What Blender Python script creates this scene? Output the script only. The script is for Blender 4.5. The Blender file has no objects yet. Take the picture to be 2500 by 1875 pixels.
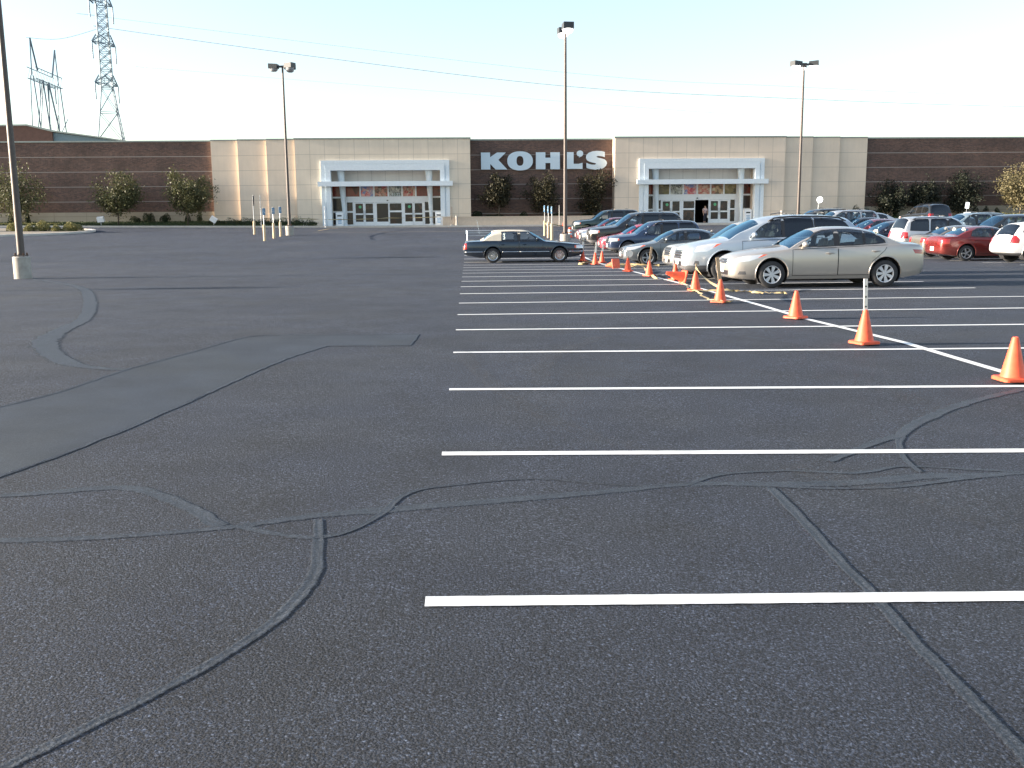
import bpy, bmesh, math, random
from mathutils import Vector, Matrix
from mathutils.bvhtree import BVHTree
SC = bpy.context.scene
COL = SC.collection
R = math.radians
rnd = random.Random(7)
# ------------------------------------------------------------------ ground shape
GP = [(-5,0),(22,0),(32,-.06),(42,-.14),(47,-.06),(55,.25),(71,.72),(91,1.24),(95,1.34),(120,1.36),(400,1.4)]
def pchip(P, x):
    if x <= P[0][0]: return P[0][1]
    if x >= P[-1][0]: return P[-1][1]
    def sl(k):
        if k <= 0 or k >= len(P)-1: return 0.0 if len(P) > 2 and False else None
        a=(P[k][1]-P[k-1][1])/(P[k][0]-P[k-1][0]); b=(P[k+1][1]-P[k][1])/(P[k+1][0]-P[k][0])
        return 0.0 if a*b <= 0 else 2*a*b/(a+b)
    for i in range(len(P)-1):
        if x <= P[i+1][0]:
            x0,y0=P[i]; x1,y1=P[i+1]; h=x1-x0; t=(x-x0)/h; s=(y1-y0)/h
            m0=sl(i); m1=sl(i+1)
            if m0 is None: m0=s
            if m1 is None: m1=s
            return (2*t**3-3*t*t+1)*y0+(t**3-2*t*t+t)*h*m0+(-2*t**3+3*t*t)*y1+(t**3-t*t)*h*m1
def lin(P, x):
    if x <= P[0][0]: return P[0][1]
    for i in range(len(P)-1):
        if x <= P[i+1][0]:
            return P[i][1]+(P[i+1][1]-P[i][1])*(x-P[i][0])/(P[i+1][0]-P[i][0])
    return P[-1][1]
def smooth(a,b,x):
    t=max(0.,min(1.,(x-a)/(b-a))); return t*t*(3-2*t)
def g(X, Y):
    c=.0175*min(1,max(0,(18-Y)/14.))
    left = .009*max(0,min(60,-8-X))*smooth(62,88,Y)
    return pchip(GP,Y)-c*15*math.tanh(X/15)+left
# ------------------------------------------------------------------ helpers
def link(name, me, parent=None):
    o=bpy.data.objects.new(name, me); COL.objects.link(o)
    if parent is not None: o.parent=parent
    return o
def tag(o,label,cat,group=None):
    o["label"]=label; o["category"]=cat
    if group: o["group"]=group
    return o
def struct(o): o["kind"]="structure"; return o
def empty(name, loc=(0,0,0), rz=0, label=None, cat=None, group=None):
    o=bpy.data.objects.new(name,None); COL.objects.link(o); o.location=loc; o.rotation_euler=(0,0,rz)
    o.empty_display_size=.1
    if label: tag(o,label,cat,group)
    return o
class MB:
    def __init__(s): s.v=[]; s.f=[]; s.m=[]
    def quad(s,a,b,c,d,m=0):
        n=len(s.v); s.v+= [tuple(a),tuple(b),tuple(c),tuple(d)]; s.f.append((n,n+1,n+2,n+3)); s.m.append(m)
    def poly(s,pts,m=0):
        n=len(s.v); s.v+=[tuple(p) for p in pts]; s.f.append(tuple(range(n,n+len(pts)))); s.m.append(m)
    def box(s,x0,x1,y0,y1,z0,z1,m=0):
        n=len(s.v)
        s.v+=[(x0,y0,z0),(x1,y0,z0),(x1,y1,z0),(x0,y1,z0),(x0,y0,z1),(x1,y0,z1),(x1,y1,z1),(x0,y1,z1)]
        for q in ((0,3,2,1),(4,5,6,7),(0,1,5,4),(1,2,6,5),(2,3,7,6),(3,0,4,7)):
            s.f.append(tuple(n+i for i in q)); s.m.append(m)
    def xf(s,M,start=0):
        for i in range(start,len(s.v)): s.v[i]=tuple(M@Vector(s.v[i]))
    def tube(s,pts,r,n=8,m=0,cap=True,r2=None):
        pts=[Vector(p) for p in pts]; K=len(pts); base=len(s.v)
        up=Vector((0,0,1))
        for i,p in enumerate(pts):
            d=(pts[min(i+1,K-1)]-pts[max(i-1,0)]).normalized()
            a=d.cross(up)
            if a.length<1e-3: a=d.cross(Vector((1,0,0)))
            a.normalize(); b=a.cross(d).normalized()
            rr=(r if r2 is None else r+(r2-r)*i/(K-1)) if not isinstance(r,(list,tuple)) else r[i]
            for k in range(n):
                t=2*math.pi*(k+.5)/n; s.v.append(tuple(p+a*math.cos(t)*rr+b*math.sin(t)*rr))
        for i in range(K-1):
            for k in range(n):
                k2=(k+1)%n; s.f.append((base+i*n+k,base+i*n+k2,base+(i+1)*n+k2,base+(i+1)*n+k)); s.m.append(m)
        if cap:
            s.f.append(tuple(base+k for k in range(n))[::-1]); s.m.append(m)
            s.f.append(tuple(base+(K-1)*n+k for k in range(n))); s.m.append(m)
    def lathe(s,prof,n=24,m=0,axis='z',c=(0,0,0),cap=True):
        base=len(s.v)
        for (r,h) in prof:
            for k in range(n):
                t=2*math.pi*k/n; a,b=r*math.cos(t),r*math.sin(t)
                p=(a,b,h) if axis=='z' else (a,h,b)
                s.v.append((p[0]+c[0],p[1]+c[1],p[2]+c[2]))
        for i in range(len(prof)-1):
            for k in range(n):
                k2=(k+1)%n; q=(base+i*n+k,base+i*n+k2,base+(i+1)*n+k2,base+(i+1)*n+k)
                s.f.append(q if axis=='z' else q[::-1]); s.m.append(m)
        if cap:
            for i,rev in ((0,True),(len(prof)-1,False)):
                if prof[i][0]>1e-4:
                    q=tuple(base+i*n+k for k in range(n)); 
                    if rev: q=q[::-1]
                    s.f.append(q if axis=='z' else q[::-1]); s.m.append(m)
    def prism(s,poly,y0,y1,m=0):   # polygon in (x,z) extruded along y
        n=len(s.v); K=len(poly)
        s.v+=[(x,y0,z) for x,z in poly]+[(x,y1,z) for x,z in poly]
        s.f.append(tuple(n+i for i in range(K))); s.m.append(m)
        s.f.append(tuple(n+K+i for i in range(K))[::-1]); s.m.append(m)
        for i in range(K):
            j=(i+1)%K; s.f.append((n+i,n+K+i,n+K+j,n+j)); s.m.append(m)
    def ball(s,c,r,nu=12,nv=8,m=0,jit=0,rg=None):
        base=len(s.v)
        if not isinstance(r,(tuple,list)): r=(r,r,r)
        for j in range(nv+1):
            ph=math.pi*j/nv
            for i in range(nu):
                t=2*math.pi*i/nu; k=1+(rg.uniform(-jit,jit) if rg else 0)
                s.v.append((c[0]+r[0]*k*math.sin(ph)*math.cos(t),c[1]+r[1]*k*math.sin(ph)*math.sin(t),c[2]+r[2]*k*math.cos(ph)))
        for j in range(nv):
            for i in range(nu):
                i2=(i+1)%nu; s.f.append((base+j*nu+i,base+(j+1)*nu+i,base+(j+1)*nu+i2,base+j*nu+i2)); s.m.append(m)
    def mesh(s,name,mats,sm=False,angle=None,fixn=False):
        me=bpy.data.meshes.new(name); me.from_pydata(s.v,[],s.f)
        if not isinstance(mats,(list,tuple)): mats=[mats]
        for mm in mats: me.materials.append(mm)
        for i,p in enumerate(me.polygons):
            p.material_index=s.m[i]; p.use_smooth=sm
        me.update()
        if fixn or (sm and angle):
            bm=bmesh.new(); bm.from_mesh(me)
            if fixn: bmesh.ops.recalc_face_normals(bm,faces=bm.faces)
            if angle:
                for e in bm.edges:
                    if len(e.link_faces)==2 and e.calc_face_angle(0)>angle: e.smooth=False
            bm.to_mesh(me); bm.free()
        return me
    def build(s,name,mats,parent=None,sm=False,angle=None,fixn=False):
        return link(name,s.mesh(name,mats,sm,angle,fixn),parent)
# ------------------------------------------------------------------ materials
def newmat(name):
    m=bpy.data.materials.new(name); m.use_nodes=True; nt=m.node_tree; return m,nt,nt.nodes['Principled BSDF'],nt.nodes['Material Output']
def rgb(c): return (c[0],c[1],c[2],1)
def node(nt,t,**kw):
    n=nt.nodes.new(t)
    for k,v in kw.items(): setattr(n,k,v)
    return n
def noise(nt,scale,detail=3,rough=.5,vec=None,dist=0):
    n=node(nt,'ShaderNodeTexNoise'); n.inputs['Scale'].default_value=scale; n.inputs['Detail'].default_value=detail
    n.inputs['Roughness'].default_value=rough; n.inputs['Distortion'].default_value=dist
    if vec is not None: nt.links.new(vec,n.inputs['Vector'])
    return n
def ramp(nt,fac,stops):
    r=node(nt,'ShaderNodeValToRGB'); e=r.color_ramp.elements
    while len(e)<len(stops): e.new(.5)
    for i,(p,c) in enumerate(stops): e[i].position=p; e[i].color=rgb(c) if isinstance(c,(tuple,list)) else (c,c,c,1)
    nt.links.new(fac,r.inputs[0]); return r
def mixc(nt,fac,a,b,mode='MIX'):
    n=node(nt,'ShaderNodeMix',data_type='RGBA',blend_type=mode)
    for sock,val in ((n.inputs[0],fac),(n.inputs[6],a),(n.inputs[7],b)):
        if hasattr(val,'is_output') or hasattr(val,'links'): nt.links.new(val,sock)
        elif isinstance(val,(tuple,list)): sock.default_value=rgb(val)
        else: sock.default_value=val
    return n.outputs[2]
def mth(nt,op,a,b=None,c=None):
    n=node(nt,'ShaderNodeMath',operation=op)
    for i,v in enumerate((a,b,c)):
        if v is None: continue
        if hasattr(v,'links'): nt.links.new(v,n.inputs[i])
        else: n.inputs[i].default_value=v
    return n.outputs[0]
def coords(nt,kind='Object'):
    return node(nt,'ShaderNodeTexCoord').outputs[kind]
def geopos(nt): return node(nt,'ShaderNodeNewGeometry').outputs['Position']
def bump(nt,b,h,strength,dist=.01,prev=None):
    n=node(nt,'ShaderNodeBump'); n.inputs['Strength'].default_value=strength; n.inputs['Distance'].default_value=dist
    nt.links.new(h,n.inputs['Height'])
    if prev is not None: nt.links.new(prev,n.inputs['Normal'])
    nt.links.new(n.outputs[0],b.inputs['Normal']); return n.outputs[0]
def simple(name,col,rough=.6,metal=0,var=.12,scale=6,bumps=0,spec=.5,coat=0,emit=0,vs=None):
    m,nt,b,o=newmat(name)
    b.inputs['Roughness'].default_value=rough; b.inputs['Metallic'].default_value=metal
    b.inputs['Specular IOR Level'].default_value=spec
    b.inputs['Coat Weight'].default_value=coat; b.inputs['Coat Roughness'].default_value=.05
    p=geopos(nt) if vs is None else coords(nt)
    n=noise(nt,scale,4,.6,p)
    lo=tuple(c*(1-var) for c in col); hi=tuple(min(1,c*(1+var)) for c in col)
    r=ramp(nt,n.outputs[0],[(.3,lo),(.7,hi)])
    nt.links.new(r.outputs[0],b.inputs['Base Color'])
    if bumps: bump(nt,b,n.outputs[0],bumps)
    if emit: b.inputs['Emission Color'].default_value=rgb(col); b.inputs['Emission Strength'].default_value=emit
    return m
def m_asphalt(name,base,patch=False):
    m,nt,b,o=newmat(name); p=geopos(nt)
    big=noise(nt,.16,5,.6,p); mid=noise(nt,1.3,4,.6,p); wr=noise(nt,.55,3,.55,p,.6)
    fine=node(nt,'ShaderNodeTexVoronoi'); fine.inputs['Scale'].default_value=105 if not patch else 170; nt.links.new(p,fine.inputs['Vector'])
    n2=noise(nt,64 if not patch else 120,5,.8,p)
    c=ramp(nt,big.outputs[0],[(.3,tuple(x*.78 for x in base)),(.5,base),(.72,tuple(x*y for x,y in zip(base,(1.28,1.2,1.1))))]).outputs[0]
    mm=ramp(nt,mid.outputs[0],[(.3,.82),(.7,1.16)]).outputs[0]
    c=mixc(nt,1.0,c,mm,'MULTIPLY')
    warm=ramp(nt,wr.outputs[0],[(.42,(.95,.99,1.08)),(.66,(1.04,1.02,.98))]).outputs[0]
    c=mixc(nt,.8,c,warm,'MULTIPLY')
    sp=node(nt,'ShaderNodeSeparateColor'); nt.links.new(fine.outputs['Color'],sp.inputs[0])
    fleck=ramp(nt,sp.outputs[0],[(0,.55),(.75,1.0),(.93,1.5),(1,2.6)]).outputs[0]
    c=mixc(nt,.75 if not patch else .4,c,fleck,'MULTIPLY')
    nt.links.new(c,b.inputs['Base Color'])
    b.inputs['Roughness'].default_value=.82; b.inputs['Specular IOR Level'].default_value=.35
    h=mth(nt,'ADD',mth(nt,'MULTIPLY',n2.outputs[0],1.1),mth(nt,'MULTIPLY',fine.outputs['Distance'],-.55))
    if not patch:
        gr=noise(nt,78,3,.75,p); c=mixc(nt,.9,c,ramp(nt,gr.outputs[0],[(.38,.22),(.52,.92),(.66,2.7)]).outputs[0],'MULTIPLY'); nt.links.new(c,b.inputs['Base Color'])
    bump(nt,b,h,1.0 if not patch else .35,.035 if not patch else .012)
    return m
def m_seal():
    m,nt,b,o=newmat('sealant'); p=geopos(nt)
    n=noise(nt,5,5,.7,p); n2=noise(nt,55,4,.7,p)
    c=ramp(nt,n.outputs[0],[(.3,(.042,.049,.060)),(.7,(.064,.073,.087))]).outputs[0]
    nt.links.new(c,b.inputs['Base Color']); b.inputs['Roughness'].default_value=.6; b.inputs['Specular IOR Level'].default_value=.4
    gr=noise(nt,78,3,.75,p); c=mixc(nt,.8,c,ramp(nt,gr.outputs[0],[(.38,.3),(.52,.95),(.66,2.2)]).outputs[0],'MULTIPLY'); nt.links.new(c,b.inputs['Base Color'])
    bump(nt,b,mth(nt,'ADD',n.outputs[0],mth(nt,'MULTIPLY',n2.outputs[0],.9)),.9,.014)
    at=node(nt,'ShaderNodeAttribute'); at.attribute_name='edge'
    n3=noise(nt,30,5,.8,p)
    a=mth(nt,'ADD',at.outputs['Fac'],mth(nt,'MULTIPLY',mth(nt,'SUBTRACT',n3.outputs[0],.5),2.0))
    al=ramp(nt,a,[(.25,0.0),(.75,.9)]).outputs[0]
    t=node(nt,'ShaderNodeBsdfTransparent'); mx=node(nt,'ShaderNodeMixShader')
    nt.links.new(al,mx.inputs[0]); nt.links.new(t.outputs[0],mx.inputs[1]); nt.links.new(b.outputs[0],mx.inputs[2]); nt.links.new(mx.outputs[0],o.inputs[0]); return m
def m_scuff():
    m,nt,b,o=newmat('faint tyre scuff'); p=geopos(nt)
    n=noise(nt,9,5,.75,p)
    b.inputs['Base Color'].default_value=(.10,.10,.098,1); b.inputs['Roughness'].default_value=.9
    t=node(nt,'ShaderNodeBsdfTransparent'); mx=node(nt,'ShaderNodeMixShader')
    r=ramp(nt,n.outputs[0],[(.4,0.0),(.75,.30)])
    nt.links.new(r.outputs[0],mx.inputs[0]); nt.links.new(t.outputs[0],mx.inputs[1]); nt.links.new(b.outputs[0],mx.inputs[2]); nt.links.new(mx.outputs[0],o.inputs[0]); return m
def m_paint(name,col,wear=.5):
    m,nt,b,o=newmat(name); p=geopos(nt)
    n=noise(nt,30,6,.8,p); n2=noise(nt,2.2,4,.6,p)
    f=ramp(nt,mth(nt,'ADD',n.outputs[0],mth(nt,'MULTIPLY',n2.outputs[0],.5)),[(wear,0.0),(wear+.035,1.0)]).outputs[0]
    c=mixc(nt,f,(.11,.115,.12),col)
    nt.links.new(c,b.inputs['Base Color']); b.inputs['Roughness'].default_value=.75
    bump(nt,b,noise(nt,64,4,.8,p).outputs[0],.18,.006); return m
def sepxyz(nt,p):
    s=node(nt,'ShaderNodeSeparateXYZ'); nt.links.new(p,s.inputs[0]); return s.outputs
ZTOP=9.37; ZB=1.376
def m_brick():
    m,nt,b,o=newmat('brown brick'); p=geopos(nt); x,y,z=sepxyz(nt,p)
    cm=node(nt,'ShaderNodeCombineXYZ'); nt.links.new(mth(nt,'ADD',x,y),cm.inputs[0]); nt.links.new(z,cm.inputs[1])
    br=node(nt,'ShaderNodeTexBrick'); nt.links.new(cm.outputs[0],br.inputs['Vector'])
    br.inputs['Scale'].default_value=1; br.inputs['Brick Width'].default_value=.32; br.inputs['Row Height'].default_value=.1; br.inputs['Mortar Size'].default_value=.010
    br.inputs['Color1'].default_value=(.155,.084,.062,1); br.inputs['Color2'].default_value=(.085,.050,.040,1); br.inputs['Mortar'].default_value=(.13,.11,.10,1)
    n=noise(nt,.5,5,.6,p); mm=ramp(nt,n.outputs[0],[(.3,.8),(.7,1.2)]).outputs[0]
    c=mixc(nt,1.0,br.outputs[0],mm,'MULTIPLY')
    n3=noise(nt,5,4,.7,p); c=mixc(nt,1.0,c,ramp(nt,n3.outputs[0],[(.3,.8),(.7,1.25)]).outputs[0],'MULTIPLY')
    t=mth(nt,'MODULO',mth(nt,'ADD',mth(nt,'SUBTRACT',z,ZTOP),20*ZB+.045),ZB)
    band=mth(nt,'LESS_THAN',t,.058)
    c=mixc(nt,band,c,(.33,.29,.26))
    nt.links.new(c,b.inputs['Base Color']); b.inputs['Roughness'].default_value=.85
    bump(nt,b,br.outputs['Fac'],-.3,.01) if False else None
    return m
def m_panel(name,col,xs=None,x0=0):
    m,nt,b,o=newmat(name); p=geopos(nt); x,y,z=sepxyz(nt,p)
    n=noise(nt,.7,5,.6,p); c=ramp(nt,n.outputs[0],[(.3,tuple(k*.93 for k in col)),(.7,tuple(k*1.05 for k in col))]).outputs[0]
    n3=noise(nt,90,3,.6,p)
    mp=node(nt,'ShaderNodeMapping'); mp.inputs['Scale'].default_value=(4,4,.25); nt.links.new(p,mp.inputs[0])
    st=noise(nt,1.0,4,.6,mp.outputs[0]); c=mixc(nt,.6,c,ramp(nt,st.outputs[0],[(.35,.95),(.6,1.02)]).outputs[0],'MULTIPLY')
    t=mth(nt,'MODULO',mth(nt,'ADD',mth(nt,'SUBTRACT',z,ZTOP),20*ZB+.02),ZB)
    j=mth(nt,'LESS_THAN',t,.04)
    if xs:
        t2=mth(nt,'MODULO',mth(nt,'ADD',mth(nt,'SUBTRACT',x,x0),40*xs+.018),xs)
        j=mth(nt,'MAXIMUM',j,mth(nt,'LESS_THAN',t2,.036))
    c=mixc(nt,mth(nt,'MULTIPLY',j,.6),c,tuple(k*.45 for k in col))
    nt.links.new(c,b.inputs['Base Color']); b.inputs['Roughness'].default_value=.9
    bump(nt,b,n3.outputs[0],.2,.005); return m
def m_leaf(name,c1,c2,trans=.25):
    m,nt,b,o=newmat(name); p=geopos(nt)
    n=noise(nt,3.2,4,.7,p); n2=noise(nt,23,2,.6,p)
    c=ramp(nt,mth(nt,'ADD',mth(nt,'MULTIPLY',n.outputs[0],.6),mth(nt,'MULTIPLY',n2.outputs[0],.4)),[(.35,c1),(.62,c2)]).outputs[0]
    nt.links.new(c,b.inputs['Base Color']); b.inputs['Roughness'].default_value=.55; b.inputs['Specular IOR Level'].default_value=.3
    t=node(nt,'ShaderNodeBsdfTranslucent'); nt.links.new(c,t.inputs[0]); mx=node(nt,'ShaderNodeMixShader'); mx.inputs[0].default_value=trans
    nt.links.new(b.outputs[0],mx.inputs[1]); nt.links.new(t.outputs[0],mx.inputs[2]); nt.links.new(mx.outputs[0],o.inputs[0]); return m
def m_glass(name,tint,refl=.06,gc=(.95,.97,1)):
    m,nt,b,o=newmat(name); nt.nodes.remove(b)
    t=node(nt,'ShaderNodeBsdfTransparent'); t.inputs[0].default_value=rgb(tint)
    gl=node(nt,'ShaderNodeBsdfGlossy'); gl.inputs['Roughness'].default_value=.02; gl.inputs[0].default_value=rgb(gc)
    lw=node(nt,'ShaderNodeFresnel'); lw.inputs['IOR'].default_value=1.5
    f=mth(nt,'ADD',mth(nt,'MULTIPLY',lw.outputs[0],1.0),refl)
    mx=node(nt,'ShaderNodeMixShader'); nt.links.new(f,mx.inputs[0]); nt.links.new(t.outputs[0],mx.inputs[1]); nt.links.new(gl.outputs[0],mx.inputs[2]); nt.links.new(mx.outputs[0],o.inputs[0]); return m
def m_carpaint(name,col,metal=.4,rough=.32,dirt=.25):
    m,nt,b,o=newmat(name); p=coords(nt)
    x,y,z=sepxyz(nt,p)
    n=noise(nt,4,5,.65,p); 
    low=ramp(nt,z,[(.15,1.0),(.62,0.0)]).outputs[0]
    f=mth(nt,'MULTIPLY',mth(nt,'ADD',mth(nt,'MULTIPLY',low,.8),.12),mth(nt,'MULTIPLY',n.outputs[0],dirt*2))
    c=mixc(nt,f,col,(.22,.19,.16))
    nt.links.new(c,b.inputs['Base Color']); b.inputs['Metallic'].default_value=metal
    nt.links.new(mth(nt,'ADD',mth(nt,'MULTIPLY',f,.6),rough),b.inputs['Roughness'])
    b.inputs['Coat Weight'].default_value=.8; b.inputs['Coat Roughness'].default_value=.06
    return m
def m_poster(name,cols,scale):
    m,nt,b,o=newmat(name); p=coords(nt)
    v=node(nt,'ShaderNodeTexVoronoi'); v.inputs['Scale'].default_value=scale; nt.links.new(p,v.inputs['Vector'])
    n=noise(nt,scale*.6,4,.7,p,1.5)
    s=node(nt,'ShaderNodeSeparateColor'); nt.links.new(v.outputs['Color'],s.inputs[0])
    f=mth(nt,'ADD',mth(nt,'MULTIPLY',s.outputs[0],.5),mth(nt,'MULTIPLY',n.outputs[0],.5))
    c=ramp(nt,f,[(.25+.5*i/(len(cols)-1),k) for i,k in enumerate(cols)]).outputs[0]
    nt.links.new(c,b.inputs['Base Color']); b.inputs['Roughness'].default_value=.25; b.inputs['Coat Weight'].default_value=.3
    return m
M={}
M['asphalt']=m_asphalt('asphalt',(.045,.0555,.078))
M['patch']=m_asphalt('smooth asphalt patch',(.041,.050,.062),True)
M['seal']=m_seal(); M['scuff']=m_scuff()
M['white_line']=m_paint('white line paint',(.82,.82,.80),.40)
M['yellow_line']=m_paint('worn yellow line paint',(.55,.42,.22),.55)
M['concrete']=simple('concrete',(.42,.39,.35),.85,var=.15,scale=3,bumps=.2)
M['kerb']=simple('kerb concrete',(.50,.47,.43),.85,var=.12,scale=2)
M['polebase']=simple('pole base concrete',(.36,.33,.29),.85,var=.16,scale=5,bumps=.15)
M['brick']=m_brick()
M['base']=m_panel('concrete wall base',(.40,.35,.28),3.0,0)
M['panel']=m_panel('tan wall panel',(.76,.63,.50))
M['panelL']=m_panel('tan panel grid left',(.74,.635,.51),1.375,-15.99)
M['panelR']=m_panel('tan panel grid right',(.76,.63,.505),1.375,13.9)
M['soffit']=m_panel('recess panel',(.70,.66,.62),1.30,0)
M['coping']=simple('grey green metal coping',(.30,.33,.30),.5,.2)
M['white']=simple('white stucco trim',(.70,.76,.80),.7,var=.05)
M['white_frame']=simple('white aluminium frame',(.84,.86,.88),.45,var=.04)
M['sign']=simple('white sign face',(.63,.74,.82),.5,var=.02)
M['sign_side']=simple('sign letter edge',(.25,.26,.28),.5)
M['roof']=simple('roof membrane',(.35,.35,.34),.9)
M['bluemetal']=simple('blue grey metal siding',(.13,.19,.22),.5,.2)
M['dark']=simple('dark void',(.012,.012,.014),.9)
M['rubber']=simple('tyre rubber',(.032,.032,.034),.8,var=.2,scale=20)
M['well']=simple('wheel well',(.016,.016,.018),.95)
M['trim']=simple('black trim',(.018,.018,.02),.4)
M['clad']=simple('grey plastic cladding',(.10,.10,.105),.6)
M['chrome']=simple('chrome',(.75,.76,.78),.18,1,.03)
M['alloy']=simple('alloy wheel',(.50,.51,.53),.35,.7,.06)
M['cover']=simple('silver wheel cover',(.62,.63,.66),.35,.4,.05)
M['pole']=simple('bronze painted steel pole',(.085,.068,.06),.5,.2,.15)
M['luminaire']=simple('dark luminaire housing',(.04,.045,.05),.5)
M['lens_on']=simple('lit lamp lens',(1,.97,.9),.4,emit=10)
M['lens_off']=simple('unlit lamp lens',(.35,.36,.38),.2)
M['bolt']=simple('rusty bolt',(.10,.05,.03),.8)
M['orange']=simple('orange cone rubber',(.80,.11,.045),.55,var=.14,scale=14)
M['wood']=simple('weathered wood stake',(.40,.30,.20),.85,var=.25,scale=25)
M['whitewood']=simple('white painted stake',(.72,.70,.64),.7,var=.12,scale=25)
M['tape']=simple('faded yellow caution tape',(.38,.30,.16),.6,var=.25,scale=9)
M['bollard']=simple('tan painted bollard',(.55,.40,.24),.6,var=.1)
M['galv']=simple('galvanised steel',(.45,.47,.49),.45,.6,.1)
M['bluesign']=simple('blue sign face',(.07,.17,.29),.45)
M['towersteel']=simple('tower steel',(.15,.20,.235),.6,.3,.1)
M['wire']=simple('power cable',(.42,.48,.52),.7)
M['bark']=simple('bark',(.11,.085,.065),.9,var=.3,scale=12,bumps=.4)
M['leafL']=m_leaf('maple leaves',(.050,.058,.026),(.14,.135,.062))
M['leafC']=m_leaf('shade-darkened maple leaves',(.016,.020,.012),(.075,.064,.034))  # darkened leaf colour stands in for shade on the central trees
M['leafD']=m_leaf('shade-darkened green leaves',(.020,.024,.016),(.036,.042,.028))  # the right block's shade is put into this darkened leaf colour
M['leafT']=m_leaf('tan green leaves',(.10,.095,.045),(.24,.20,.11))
M['hedge']=m_leaf('hedge leaves',(.013,.022,.010),(.04,.055,.022),.15)
M['bush']=m_leaf('pale island bush leaves',(.12,.12,.04),(.30,.27,.11))
M['grass']=simple('grass',(.035,.055,.018),.9,var=.4,scale=8,bumps=.5)
M['soil']=simple('mulch',(.10,.075,.055),.95,var=.35,scale=9,bumps=.5)
M['gravel']=simple('island gravel',(.26,.22,.17),.95,var=.3,scale=11,bumps=.5)
M['glass']=m_glass('clear car glass',(.80,.86,.86),.05)
M['wsglass']=m_glass('windscreen glass',(.45,.52,.55),.30,(.42,.66,.80))  # blue of the reflected sky is put into the gloss colour
M['tint']=m_glass('dark tinted glass',(.06,.06,.065),.04)
M['seatB']=simple('beige seat cloth',(.62,.57,.46),.85)
M['seatG']=simple('grey seat cloth',(.16,.16,.16),.85)
M['interior']=simple('car interior trim',(.06,.058,.055),.8)
M['headlamp']=simple('headlamp lens',(.72,.74,.76),.08,.3,.08,coat=1)
M['amber']=simple('amber marker lens',(.75,.12,.04),.15,coat=1)
M['red']=simple('red tail lamp lens',(.36,.012,.012),.15,coat=1)
M['plate']=simple('number plate',(.78,.78,.76),.5)
M['vinyl']=simple('cream vinyl roof',(.66,.59,.47),.75,var=.05)
M['pane']=m_poster('dark shop glass',[(.006,.007,.010),(.012,.009,.010),(.03,.010,.008),(.008,.010,.014),(.02,.014,.014)],2.2)
M['pane2']=m_poster('shop glass with goods',[(.006,.007,.010),(.02,.010,.008),(.008,.014,.022),(.07,.035,.025),(.008,.008,.012)],3.2)
M['pane_red']=m_poster('shop glass with red display',[(.16,.02,.015),(.25,.035,.02),(.06,.012,.012)],1.6)
M['posterA']=m_poster('poster pink blue',[(.6,.08,.1),(.75,.45,.42),(.12,.2,.5),(.7,.62,.55),(.5,.06,.1)],3)
M['posterB']=m_poster('poster red',[(.35,.03,.03),(.6,.3,.22),(.08,.02,.02),(.65,.5,.4),(.45,.04,.05)],3.4)
M['posterC']=m_poster('poster black white',[(.75,.75,.72),(.03,.04,.05),(.5,.5,.48),(.05,.09,.08),(.7,.68,.6)],3.4)
M['posterD']=m_poster('poster brown',[(.12,.07,.04),(.5,.35,.2),(.25,.03,.02),(.6,.55,.4)],3.6)
M['posterE']=m_poster('poster olive',[(.12,.10,.03),(.22,.16,.05),(.06,.05,.03),(.3,.22,.1)],2.6)
M['green']=simple('green round sticker',(.12,.45,.22),.5)
M['skin']=simple('skin',(.55,.34,.25),.6)
M['hair']=simple('light brown hair',(.30,.20,.11),.7)
M['shirt']=m_poster('plaid shirt',[(.55,.35,.33),(.65,.6,.58),(.3,.14,.16),(.6,.5,.5)],14)
M['trousers']=simple('dark trousers',(.03,.032,.05),.85)
M['bluetext']=simple('blue lettering',(.10,.28,.5),.5)

# ------------------------------------------------------------------ ground
def xs_list():
    a=[-320,-200,-130,-90]+[-75+2.5*i for i in range(22)]+[-20+1.0*i for i in range(40)]+[20+2.5*i for i in range(17)]+[70,90,130,200,320]
    return a
def ys_list():
    a=[-12,-6,-2]+[0+.4*i for i in range(56)]+[23+1*i for i in range(40)]+[64+2*i for i in range(18)]+[104,120,160,240,420]
    return a
def sheet(xs,ys,dz,name,mat):
    mb=MB()
    for y in ys:
        for x in xs: mb.v.append((x,y,g(x,y)+dz))
    n=len(xs)
    for j in range(len(ys)-1):
        for i in range(n-1):
            mb.f.append((j*n+i,j*n+i+1,(j+1)*n+i+1,(j+1)*n+i)); mb.m.append(0)
    return mb.build(name,mat,sm=True)
struct(sheet(xs_list(),ys_list(),0,'ground',M['asphalt']))
# far land reaching the horizon
mb=MB(); mb.box(-3000,3000,420,4000,.2,1.38); mb.box(-3000,-320,-60,420,-.6,.2); mb.box(320,3000,-60,420,-.6,.2); mb.box(-320,320,-60,-12,-.6,-.0)
struct(mb.build('terrain',M['grass']))
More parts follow.
